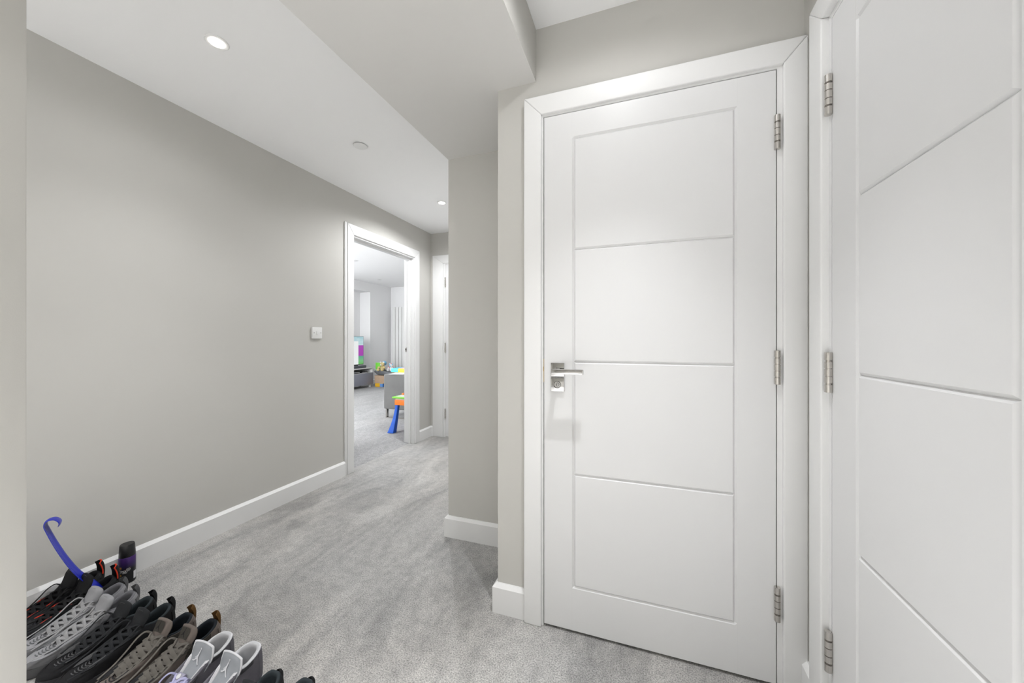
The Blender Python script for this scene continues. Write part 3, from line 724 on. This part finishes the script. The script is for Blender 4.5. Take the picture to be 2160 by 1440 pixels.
ROW = [  # x, heel y, style, mirrored, small turn, label
 (-2.236, .915, 'black_red', 0, 2, 'black sneaker with red trim, closest to the left wall'),
 (-2.130, .918, 'black_red', 1, -1, 'black sneaker with red trim holding the blue shoehorn'),
 (-2.031, .902, 'grey', 0, 2, 'light grey suede sneaker beside the black and red pair'),
 (-1.923, .890, 'grey', 1, 0, 'light grey suede sneaker beside the all-black pair'),
 (-1.817, .893, 'black', 0, 1, 'all-black sneaker beside the light grey pair'),
 (-1.702, .893, 'black', 1, -1, 'all-black sneaker beside the taupe pair'),
 (-1.572, .888, 'taupe', 0, 2, 'taupe suede sneaker with brown heel tab beside the black pair'),
 (-1.452, .898, 'taupe', 1, 0, 'taupe suede sneaker with brown heel tab beside the grey high-top pair'),
 (-1.310, .850, 'wolf', 0, 1, 'grey high-top sneaker with white lining beside the taupe pair'),
 (-1.178, .852, 'wolf', 1, -2, 'grey high-top sneaker whose silver tongue shows the whole emblem'),
 (-1.046, .822, 'plain_black', 0, 0, 'black shoe heel at the bottom edge, nearer the grey high-tops'),
 (-0.932, .835, 'plain_black', 1, 0, 'black shoe heel at the bottom edge, last of the row'),
]
for x, y, st, mir, rot, lab in ROW:
    s = Shoe('sneaker', (x, y, 0), -PI / 2 + math.radians(rot), mir, SPEC[st])
    tag(s.e, lab, 'shoe', 'row of shoes along the hallway floor')
    if st != 'wolf': style_four(s)
    if st == 'black_red':
        for a, b in ((.300, .320), (.680, .700)): s.add('lace_loop', s.patch(a, b, .74, .93, .0040, 4, 3), K['red_trim'], label='bright red lace loop')
        for a, b in ((.375, .388), (.612, .625)): s.add('lace_loop', s.patch(a, b, .66, .84, .0040, 4, 3), K['red_trim'], label='bright red lace loop')
    if st == 'taupe':
        v, f = rect_grid(-.36, .22, -.26, .14); s.on_tongue('tongue_patch', v, f, K['olive_patch'], 0, .84, .95, label='dark woven label')
        v, f = EMBLEM; s.on_tongue('tongue_emblem', v, f, K['black_nubuck'], -.08, .70, .26, lift=.0094)
    if st in ('black_red', 'black', 'grey'):
        v, f = strokes([((-.20, .1, .012), (.20, .1, .012)), ((-.20, .1, .012), (-.20, .0, .012))]); s.on_tongue('tongue_stitch', v, f, K['grey_lace'] if st == 'grey' else K['dark_grey_rubber'], 0, .88, .8)
    if st == 'wolf':
        s.common()
        s.add('toe_guard', s.patch(.36, .64, .02, .30, .0016, 26, 4), K['wolf_grey_suede'])
        s.add('eyestay', s.patch(.19, .43, .66, .94, .0024, 16, 4), K['wolf_grey_suede']); s.add('eyestay', s.patch(.57, .81, .66, .96, .0024, 16, 4), K['wolf_grey_suede'])
        s.add('heel_counter', s.patch(-.10, .10, .05, .80, .0018, 18, 6), K['wolf_grey_suede'])
        for a, b in ((.135, .190), (.810, .865)):
            w = s.add('mesh_window', s.patch(a, b, .70, .90, .0016, 8, 4), K['black_mesh'])
            s.add('mesh_panel', s.netting(a, b, .70, .90, .0024, 4, 4), K['dark_mesh'], parent=w)
        for a, b in ((.235, .345), (.655, .765)): s.add('mesh_panel', s.netting(a, b, .22, .58, .0024, 5, 4), K['dark_mesh'])
        rim = [s.tfn()(0, .70 + .30 * k / 8)[0] for k in range(9)] + [s.tfn()(k / 10, 1)[0] for k in range(1, 10)] + [s.tfn()(1, 1 - .30 * k / 8)[0] for k in range(9)]
        s.add('tongue_rim', tube_geo(rim, .0030, seg=8, taper=lambda f: .45 + .55 * min(1, 6 * min(f, 1 - f))), K['white_rim'], parent=s.tg)
        col = [s.bend(Vector(s.raw(k / 60, 1.0)) + Vector((0, 0, .001))) for k in range(61) if True]
        s.add('collar_rim', tube_geo(col, .0028, seg=6, cap=False), K['white_rim'])
        v, f = EMBLEM; s.on_tongue('tongue_emblem', v, f, K['white_rim'], 0, .60, .36, lift=.0094, label='white leaping figure emblem')
        p, n = s.tfn(.020)(.5, .36)
        lk = s.add('lace_lock', merge((lambda g: g)(tube_geo([p + Vector((0, -.014, 0)), p, p + Vector((0, .014, 0))], .011, .007, up=n, seg=10))), K['clear_lock'])
        g = lathe('lock_button', [(.0065, 0), (.0065, .003), (.005, .004)], K['white_rim'], None, seg=16); g.parent = lk; g.location = p + n * .006; g.rotation_euler = n.to_track_quat('Z', 'Y').to_euler()
        tv, tf = text_geo('23', 1.0)
        tt = -.115 if True else 0
        for sg in (1,):
            base_t = .875 if s.side < 0 else .125
            V = []
            for a, b, _ in tv:
                t = base_t + (a * .030 if base_t > .5 else -a * .030); vv = .30 + b * .30
                V.append(s.surf(t, vv) + s.nrm(t, vv) * .0024)
            s.add('number_stitch', (V, tf), K['white_rim'], smooth=False, label='white stitched number 23')

# ------------------------------------------------------------------ blue shoehorn standing in the second sneaker
BL = mat('blue_plastic', (.004, .016, .40), .30, var=.03, coat=.3)
hornp = [(-2.118, .866, .062), (-2.126, .853, .090), (-2.145, .838, .119), (-2.160, .813, .163), (-2.175, .787, .227), (-2.190, .762, .305), (-2.203, .746, .367), (-2.206, .741, .391), (-2.206, .746, .407), (-2.206, .759, .411), (-2.205, .773, .405), (-2.203, .783, .389), (-2.202, .780, .374)]
def horn_fn(u, v):
    def pt(u, v):
        x, y, z = cr(hornp, v); a = (u - .5) * 2
        w = .030 - .010 * min(v * 1.5, 1); cup = .006 * (1 - min(v * 1.2, 1)) + .0018
        if v < .12: w *= .70 + 2.5 * v
        _, yy, zz = cr(hornp, min(v + .01, 1)); _, y0, z0 = cr(hornp, max(v - .01, 0)); t = Vector((yy - y0, zz - z0)).normalized(); n = Vector((t.y, -t.x))
        c = cup * a * a
        return Vector((x + a * w * .80, y + n.x * c - a * w * .50, z + n.y * c))
    p = pt(u, v); e = .01
    n = (pt(min(u + e, 1), v) - pt(max(u - e, 0), v)).cross(pt(u, min(v + e, 1)) - pt(u, max(v - e, 0))).normalized()
    return p, n
g = sheet(horn_fn, 10, 44, .0032)
sh = mesh('shoehorn', g[0], g[1], BL, None, smooth=True); tag(sh, 'long blue plastic shoehorn with a hooked end, standing in a black sneaker', 'shoehorn')
ridge = mesh('centre_ridge', *tube_geo([horn_fn(.5, .04 + .70 * k / 24)[0] + Vector((.002, -.001, .0)) for k in range(25)], .0022, seg=6), BL, sh, smooth=True)

# ------------------------------------------------------------------ spray can by the baseboard
CX, CY, CR = -2.246, 1.004, .029
cn = empty('spray_can', (CX, CY, 0)); tag(cn, 'black and purple spray can standing by the baseboard behind the shoes', 'spray can')
cb = bpy.data.materials.new('printed_can'); cb.use_nodes = True; nt = cb.node_tree; b = nt.nodes['Principled BSDF']; b.inputs['Roughness'].default_value = .3; b.inputs['Metallic'].default_value = .2
tc = nt.nodes.new('ShaderNodeTexCoord'); sx = nt.nodes.new('ShaderNodeSeparateXYZ'); rp = nt.nodes.new('ShaderNodeValToRGB'); mr = nt.nodes.new('ShaderNodeMapRange')
mr.inputs[1].default_value = 0.0; mr.inputs[2].default_value = .13
nt.links.new(tc.outputs['Object'], sx.inputs[0]); nt.links.new(sx.outputs[2], mr.inputs[0]); nt.links.new(mr.outputs[0], rp.inputs[0]); nt.links.new(rp.outputs[0], b.inputs['Base Color'])
el = rp.color_ramp.elements; el[0].position = 0; el[0].color = (.008, .009, .011, 1); el[1].position = 1; el[1].color = (.060, .018, .150, 1)
q = el.new(.50); q.color = (.009, .010, .013, 1); q = el.new(.56); q.color = (.022, .016, .050, 1); q = el.new(.80); q.color = (.050, .016, .130, 1)
lathe('can_body', [(CR - .002, 0), (CR, .003), (CR, .116), (CR - .002, .120)], cb, cn, center=(CX, CY, 0), seg=40)
lathe('cap', [(CR - .001, .120), (CR - .0005, .122), (CR - .0035, .170), (CR - .0055, .174)], M['black_plastic'], cn, center=(CX, CY, 0), seg=40)
def wrap(name, V, Fc, m, zc, ang0, k, lift):
    R_ = CR + lift; VV = []
    for x, y, *_ in V:
        a = ang0 + x * k / R_; VV.append((CX + R_ * math.cos(a), CY + R_ * math.sin(a), zc + y * k))
    return mesh(name, VV, Fc, m, cn, fix=False)
faceA = math.atan2(-CY, -CX) - .72
WH = mat('label_white', (.70, .70, .72), .4); GD = mat('label_gold', (.45, .22, .03), .4); BK = mat('label_black', (.01, .01, .012), .4); GR = mat('label_grey', (.20, .20, .20), .5)
tv, tf = text_geo('CreP', 1.0, offset=.055, shear=.25); wrap('logo_outline', tv, tf, WH, .052, faceA, .026, .0004)
tv, tf = text_geo('CreP', 1.0, shear=.25); wrap('logo', tv, tf, BK, .052, faceA, .026, .0008)
st_ = [(.5 * (1 if i % 2 else .5) * math.cos(PI * i / 5), .5 * (1 if i % 2 else .5) * math.sin(PI * i / 5)) for i in range(10)]
for z, a in ((.076, -.10), (.043, -.12)): wrap('logo_splash', [(0, 0)] + st_, [(0, 1 + i, 1 + (i + 1) % 10) for i in range(10)], GD, z, faceA + a, .014, .0003)
wrap('logo_line', *strokes([((.6, .62, .02), (1.5, .95, .02))]), GD, .052, faceA, .022, .0003)
v, f = rect_grid(-.5, .5, 0, .42); wrap('label_panel', v, f, GR, .022, faceA + .02, .030, .0003)
wrap('label_lines', *merge(*[rect_grid(-.45, .45 - .1 * i, .30 - .12 * i, .34 - .12 * i, 4) for i in range(3)]), WH, .022, faceA + .02, .030, .0006)
v, f = rect_grid(-.12, .30, 0, 1.0); wrap('barcode_panel', v, f, WH, .014, faceA + 1.62, .034, .0003)

# ------------------------------------------------------------------ living room things
SV = mat('grey_velvet', (.115, .115, .112), .8, var=.25, vscale=6, bump=.6, bscale=9, sheen=.25)
sf = empty('sofa', (-2.98, 5.4, 0)); tag(sf, 'grey velvet sofa seen end-on through the doorway', 'sofa')
box('arm', (-3.476, -2.45, 4.33, 4.90, .129, .630), SV, sf, bev=.025, seg=4)
box('arm', (-3.476, -2.45, 6.60, 6.95, .129, .630), SV, sf, bev=.025, seg=4)
box('seat_base', (-3.43, -2.45, 4.90, 6.60, .129, .30), SV, sf, bev=.02, seg=3)
for y in (4.905, 5.755): box('seat_cushion', (-3.46, -2.70, y, y + .84, .30, .45), SV, sf, bev=.04, seg=4)
box('backrest', (-2.72, -2.45, 4.90, 6.60, .30, .82), SV, sf, bev=.04, seg=4)
for y in (4.37, 6.90):
    V, Fc = merge((bverts(-3.455, -3.435, y - .02, y + .02, 0, .13), BF), (bverts(-3.435, -2.50, y - .02, y + .02, 0, .012), BF), (bverts(-2.50, -2.48, y - .02, y + .02, 0, .13), BF))
    mesh('sled_leg', V, Fc, M['steel'], sf)
PAP = mat('white_paper', (.75, .75, .76), .7)
def rbox(name, cx, cy, z0, w, d, h, ang, m, label, cat, bev=.004, group=None):
    e = empty(name, (cx, cy, z0), ang); o = tag(e, label, cat, group)
    box('body' if name != 'paper_sheet' else 'sheet', (-w / 2, w / 2, -d / 2, d / 2, 0, h), m, e, bev=bev, local=True); return e
rbox('paper_sheet', -3.30, 4.46, .6305, .21, .297, .001, .3, PAP, 'white paper sheet lying at the front of the sofa arm', 'paper', 0)
rbox('paper_sheet', -3.22, 4.62, .6305, .21, .297, .003, 1.2, PAP, 'stack of white paper under the toy box on the sofa arm', 'paper', 0)
YL = mat('yellow_card', (.80, .72, .02), .5); CY_ = mat('cyan_card', (.06, .55, .75), .5); PK = mat('pink_card', (.80, .40, .55), .5)
gb = empty('game_box', (-3.34, 4.72, .6345), .12); tag(gb, 'flat cyan and yellow toy box lying on the sofa arm', 'box')
box('box_tray', (-.20, .20, -.13, .13, 0, .055), YL, gb, bev=.002, local=True)
box('lid', (-.203, -.09, -.133, .133, .004, .058), CY_, gb, bev=.002, local=True)
box('lid_print', (-.10, .15, -.10, .10, .056, .0595), PK, gb, bev=.0005, local=True)

# toddler activity table
at_ = empty('activity_table', (-2.62, 3.85, 0), 0.0); tag(at_, 'toddler activity table with green top, orange body and blue legs', 'toy table')
GN = mat('green_plastic', (.22, .62, .05), .35); OR = mat('orange_plastic', (.85, .20, .01), .35); B2 = mat('royal_blue_plastic', (.010, .10, .55), .35); WT_ = mat('white_toy_plastic', (.72, .72, .72), .4)
ax, ay = 0.19, 0.20
box('table_top', (-ax, ax, -ay, ay, .418, .438), GN, at_, bev=.008, seg=3, local=True)
box('play_surface', (-ax + .035, ax - .035, -ay + .035, ay - .035, .434, .442), WT_, at_, bev=.003, local=True)
box('frame', (-ax + .022, ax - .022, -ay + .022, ay - .022, .335, .402), OR, at_, bev=.008, local=True)
box('frame_top', (-ax + .03, ax - .03, -ay + .03, ay - .03, .398, .420), WT_, at_, bev=.004, local=True)
for sx_ in (-1, 1):
    for sy_ in (-1, 1):
        V, Fc = [], []
        for k in range(11):
            f = k / 10; z = .360 * (1 - f); cx = sx_ * (ax - .045 + .060 * f ** 1.6); cy = sy_ * (ay - .05 + .03 * f ** 1.6)
            hw = .020 + .022 * f ** 1.5 - .006 * math.sin(PI * f); hd = .020 + .014 * f ** 1.5
            V += [(cx - hw, cy - hd, z), (cx + hw, cy - hd, z), (cx + hw, cy + hd, z), (cx - hw, cy + hd, z)]
        for k in range(10):
            for j in range(4): Fc.append((k * 4 + j, k * 4 + (j + 1) % 4, (k + 1) * 4 + (j + 1) % 4, (k + 1) * 4 + j))
        Fc += [(3, 2, 1, 0), (40, 41, 42, 43)]
        bevelled(mesh('leg', V, Fc, B2, at_, local=True), .004, 2)
box('dial', (-ax + .03, -ax + .06, -.05, .05, .442, .462), OR, at_, bev=.004, local=True)

# TV unit, TV, soundbar
TW = mat('white_lacquer', (.70, .70, .70), .35); TG = mat('slate_grey_lacquer', (.25, .255, .295), .35)
tu = empty('tv_unit', (-6.20, 6.2, 0)); tag(tu, 'low white television unit with slate grey drawer fronts', 'tv stand')
box('top_board', (-6.38, -6.010, 5.0, 7.122, .447, .471), TW, tu, bev=.002)
box('side_panel', (-6.38, -6.02, 7.095, 7.119, .070, .447), TW, tu, bev=.001); box('side_panel', (-6.38, -6.02, 5.0, 5.024, .070, .447), TW, tu, bev=.001)
box('shelf', (-6.38, -6.02, 5.024, 7.095, .335, .352), TW, tu, bev=.001); box('bottom_board', (-6.38, -6.03, 5.024, 7.095, .070, .088), TW, tu, bev=.001)
box('back_panel', (-6.385, -6.378, 5.0, 7.12, .070, .447), TW, tu)
for y0, y1 in ((5.004, 6.058), (6.064, 7.117)): box('drawer_front', (-6.03, -6.012, y0, y1, .073, .346), TG, tu, bev=.0015)
for x in (-6.34, -6.06):
    for y in (5.06, 7.06): box('leg', (x - .018, x + .018, y - .018, y + .018, 0, .071), TW, tu, bev=.001)
for i, (y0, y1, h, lab) in enumerate(((6.45, 6.74, .05, 'black media box on the open shelf of the television unit, left one'), (6.79, 6.98, .032, 'slim black media box on the open shelf of the television unit, right one'))):
    e = empty('media_box', (-6.2, (y0 + y1) / 2, .352)); tag(e, lab, 'media box', 'media boxes')
    box('case', (-6.33, -6.06, y0, y1, .352, .352 + h), M['black_plastic'], e, bev=.003)
    box('front_strip', (-6.061, -6.058, y0 + .02, y1 - .02, .352 + h * .35, .352 + h * .6), M['unlit'], e)
sb = empty('soundbar', (-6.08, 6.4, .471)); tag(sb, 'slate grey soundbar below the television', 'soundbar')
box('cabinet', (-6.125, -6.040, 6.00, 6.920, .471, .528), mat('dark_grey_fabric', (.08, .085, .10), .8, bump=.2, bscale=800), sb, bev=.01, seg=3)
box('foot', (-6.12, -6.045, 6.05, 6.90, .4712, .476), M['black_plastic'], sb)
sc = bpy.data.materials.new('tv_picture'); sc.use_nodes = True; nt = sc.node_tree; nt.nodes.clear(); LK = nt.links.new
out = nt.nodes.new('ShaderNodeOutputMaterial'); em = nt.nodes.new('ShaderNodeEmission'); em.inputs[1].default_value = .85; LK(em.outputs[0], out.inputs[0])
tc = nt.nodes.new('ShaderNodeTexCoord'); sx = nt.nodes.new('ShaderNodeSeparateXYZ'); LK(tc.outputs['Generated'], sx.inputs[0])
rz = nt.nodes.new('ShaderNodeValToRGB'); rz.color_ramp.interpolation = 'LINEAR'; LK(sx.outputs[2], rz.inputs[0])
els = rz.color_ramp.elements; els[0].position = 0; els[0].color = (.16, .50, .14, 1); els[1].position = 1; els[1].color = (.18, .48, .58, 1)
for p, c in ((.12, (.22, .55, .25, 1)), (.295, (.14, .42, .30, 1)), (.305, (.42, .08, .46, 1)), (.68, (.46, .10, .50, 1)), (.69, (.45, .68, .72, 1)), (.80, (.30, .58, .66, 1))):
    q = els.new(p); q.color = c
wv = nt.nodes.new('ShaderNodeTexNoise'); wv.inputs['Scale'].default_value = 3.5; wv.inputs['Detail'].default_value = 3
mp = nt.nodes.new('ShaderNodeMapping'); mp.inputs['Scale'].default_value = (1, 2, 9); mp.inputs['Rotation'].default_value = (.3, 0, 0); LK(tc.outputs['Generated'], mp.inputs[0]); LK(mp.outputs[0], wv.inputs['Vector'])
gt = nt.nodes.new('ShaderNodeMath'); gt.operation = 'GREATER_THAN'; gt.inputs[1].default_value = .69; LK(sx.outputs[2], gt.inputs[0])
ml = nt.nodes.new('ShaderNodeMath'); ml.operation = 'MULTIPLY'; LK(gt.outputs[0], ml.inputs[0]); LK(wv.outputs['Fac'], ml.inputs[1])
mx = nt.nodes.new('ShaderNodeMix'); mx.data_type = 'RGBA'; LK(ml.outputs[0], mx.inputs[0]); LK(rz.outputs[0], mx.inputs[6]); mx.inputs[7].default_value = (.75, .88, .90, 1)
l1 = nt.nodes.new('ShaderNodeMath'); l1.operation = 'LESS_THAN'; l1.inputs[1].default_value = .862; LK(sx.outputs[1], l1.inputs[0])
l2 = nt.nodes.new('ShaderNodeMath'); l2.operation = 'LESS_THAN'; l2.inputs[1].default_value = .83; LK(sx.outputs[2], l2.inputs[0])
l3 = nt.nodes.new('ShaderNodeMath'); l3.operation = 'MULTIPLY'; LK(l1.outputs[0], l3.inputs[0]); LK(l2.outputs[0], l3.inputs[1])
m2 = nt.nodes.new('ShaderNodeMix'); m2.data_type = 'RGBA'; LK(l3.outputs[0], m2.inputs[0]); LK(mx.outputs[2], m2.inputs[6]); m2.inputs[7].default_value = (.92, .95, .95, 1); LK(m2.outputs[2], em.inputs[0])
tvv = empty('television', (-6.17, 6.36, .471)); tag(tvv, 'flat television showing a colourful picture on the low unit', 'television')
box('housing', (-6.185, -6.152, 5.765, 6.952, .546, 1.207), M['black_plastic'], tvv, bev=.003)
box('screen', (-6.153, -6.1505, 5.772, 6.945, .556, 1.200), sc, tvv)
for y in (5.98, 6.74): box('foot', (-6.27, -6.13, y - .012, y + .012, .471, .552), M['black_plastic'], tvv, bev=.003)

# vertical radiator
ra = empty('radiator', (-5.9, LY - .05, .35)); tag(ra, 'tall white vertical radiator on the far living room wall', 'radiator')
for i in range(9): box('slat', (-6.289 + i * .1025, -6.289 + i * .1025 + .088, LY - .095, LY - .060, .35, 2.0), M['white_plastic'], ra, bev=.006)
for z in (.42, 1.93): box('header_rail', (-6.28, -5.38, LY - .060, LY - .035, z, z + .04), M['white_plastic'], ra, bev=.004)
for x in (-6.1, -5.55): box('bracket', (x - .02, x + .02, LY - .036, LY, 1.6, 1.68), M['white_plastic'], ra)
ws = empty('wall_sensor', (-5.93, LY, 2.33)); tag(ws, 'tiny white sensor high on the far living room wall', 'sensor')
box('sensor_case', (-5.965, -5.915, LY - .03, LY, 2.30, 2.36), M['white_plastic'], ws, bev=.008)
lathe('sensor_eye', [(.010, -.034), (.012, -.029)], M['lens'], ws, center=(-5.94, LY, 2.325), seg=16, axis='Y') if False else None

# boxes and soft toys heaped beside the TV unit
CB = mat('brown_cardboard', (.46, .33, .23), .8, var=.08, vscale=20); YB_ = mat('mustard_card', (.75, .42, .02), .5); BB = mat('blue_card', (.12, .28, .60), .5)
def carton(name, b, m, lab, cat, flap=True):
    e = empty(name, ((b[0] + b[1]) / 2, (b[2] + b[3]) / 2, b[4])); tag(e, lab, cat)
    box('body', b, m, e, bev=.004)
    if flap:
        xm = (b[0] + b[1]) / 2
        for x0, x1 in ((b[0] + .001, xm - .002), (xm + .002, b[1] - .001)): box('flap', (x0, x1, b[2] + .001, b[3] - .001, b[5], b[5] + .004), m, e)
    return e
yb = carton('storage_box', (-5.975, -5.755, 7.14, 7.40, 0, .085), YB_, 'flat mustard yellow box on the carpet under the brown carton', 'box', False)
box('blue_print', (-5.835, -5.754, 7.136, 7.30, .004, .081), BB, yb)
carton('cardboard_box', (-6.0, -5.725, 7.15, 7.40, .085, .265), CB, 'brown cardboard carton beside the television unit', 'box')
carton('toy_box', (-5.715, -5.50, 7.19, 7.42, 0, .23), BB, 'blue toy box on the carpet partly hidden by the sofa', 'box')
BG = mat('dark_grey_fabric_bag', (.17, .18, .195), .6, var=.2, vscale=12, bump=.3, bscale=40)
def blob(c, r, m, parent, name, sx=1, sy=1, sz=1, n=12, noise=0.0, seed=1):
    rn = random.Random(seed); V, Fc = [], []
    for j in range(1, n):
        for i in range(n * 2):
            a = PI * i / n; p = PI * j / n; k = 1 + noise * rn.uniform(-1, 1)
            V.append((c[0] + r * sx * k * math.sin(p) * math.cos(a), c[1] + r * sy * k * math.sin(p) * math.sin(a), c[2] + r * sz * k * math.cos(p)))
    w = n * 2
    for j in range(n - 2):
        for i in range(w): Fc.append((j * w + i, j * w + (i + 1) % w, (j + 1) * w + (i + 1) % w, (j + 1) * w + i))
    V.append((c[0], c[1], c[2] + r * sz)); V.append((c[0], c[1], c[2] - r * sz)); t, bt = len(V) - 2, len(V) - 1
    for i in range(w): Fc.append((t, (i + 1) % w, i)); Fc.append((bt, (n - 2) * w + i, (n - 2) * w + (i + 1) % w))
    return mesh(name, V, Fc, m, parent, smooth=True)
bag = empty('toy_bag', (-5.80, 7.28, .269)); tag(bag, 'dark grey open bag sagging on the boxes under the soft toys', 'bag')
prof = [(.17, .0), (.24, .03), (.275, .08), (.285, .115), (.278, .118), (.262, .085), (.22, .045), (.15, .03)]
V, Fc = [], []
rn = random.Random(4)
for r, h in prof:
    for i in range(40):
        a = 2 * PI * i / 40; k = 1 + .05 * math.sin(5 * a + h * 30) + rn.uniform(-.01, .01)
        V.append((-5.80 + r * k * math.cos(a), 7.28 + r * .45 * k * math.sin(a), .270 + h + (.022 * math.sin(3 * a + 1) if h > .05 else 0)))
for k in range(len(prof) - 1):
    for i in range(40): Fc.append((k * 40 + i, k * 40 + (i + 1) % 40, (k + 1) * 40 + (i + 1) % 40, (k + 1) * 40 + i))
Fc += [tuple(range(39, -1, -1)), tuple(range(7 * 40, 8 * 40))]
mesh('bag_body', V, Fc, BG, bag, smooth=True)
mesh('handle', *tube_geo([Vector(cr([(-6.05, 7.20, .36), (-6.08, 7.17, .44), (-6.02, 7.15, .47), (-5.95, 7.15, .40), (-5.93, 7.16, .35)], k / 16)) for k in range(17)], .008, .004, seg=6), mat('pale_strap', (.55, .60, .66), .6), bag, smooth=True)
PLY = mat('yellow_plush', (.62, .50, .22), .95, bump=.5, bscale=120, sheen=.4); PLW = mat('white_plush', (.74, .74, .74), .95, bump=.5, bscale=120, sheen=.4)
PLB = mat('sky_blue_plush', (.18, .52, .78), .9, bump=.4, bscale=120); PLP = mat('coral_plush', (.75, .28, .28), .9, bump=.4, bscale=120); PLG = mat('green_card', (.16, .60, .04), .5)
def plush(name, x, y, z, k, m, m2, lab):
    e = empty(name, (x, y, z)); tag(e, lab, 'soft toy', 'soft toys in the bag')
    blob((x, y, z + .06 * k), .06 * k, m, e, 'body', 1, .8, 1.0); blob((x + .01 * k, y - .03 * k, z + .145 * k), .05 * k, m, e, 'head')
    for s_ in (-1, 1):
        blob((x + s_ * .045 * k, y - .02 * k, z + .187 * k), .020 * k, m2, e, 'ear', 1, .6, 1)
        blob((x + s_ * .070 * k, y - .045 * k, z + .075 * k), .030 * k, m, e, 'arm', 1.2, .8, .8)
        blob((x + s_ * .055 * k, y - .085 * k, z + .025 * k), .036 * k, m, e, 'leg', .9, 1.2, .9)
        blob((x + s_ * .018 * k + .01 * k, y - .078 * k, z + .155 * k), .006 * k, M['black_plastic'], e, 'eye', n=6)
    blob((x + .01 * k, y - .072 * k, z + .135 * k), .020 * k, m2, e, 'muzzle', n=8)
plush('teddy_bear', -5.82, 7.22, .385, 1.05, PLY, PLW, 'yellow teddy bear sitting in the grey bag')
plush('plush_rabbit', -5.565, 7.22, .385, .85, PLW, PLB, 'white and blue soft toy at the right side of the bag')
plush('plush_dog', -5.68, 7.37, .40, .8, PLP, PLW, 'coral soft toy peeping out behind the yellow bear')
gbk = empty('picture_book', (-5.95, 7.22, .385), .25); tag(gbk, 'bright green book standing in the grey bag', 'book')
box('cover', (-.060, .060, -.016, .016, 0, .19), PLG, gbk, bev=.003, local=True); box('pages', (-.054, .062, -.012, .012, .004, .192), PAP, gbk, local=True)
blob_ball = empty('toy_ball', (-5.86, 7.33, .50)); tag(blob_ball, 'sky blue soft ball at the top of the toy heap', 'ball')
blob((-5.86, 7.33, .555), .055, PLB, blob_ball, 'ball_skin'); 
mesh('ball_seam', *tube_geo([(-5.86 + .0555 * math.cos(2 * PI * k / 24), 7.33 + .0555 * math.sin(2 * PI * k / 24), .555) for k in range(25)], .002, seg=5, cap=False), PAP, blob_ball)

# drop the helper property
for o in bpy.data.objects:
    if '_w' in o: del o['_w']
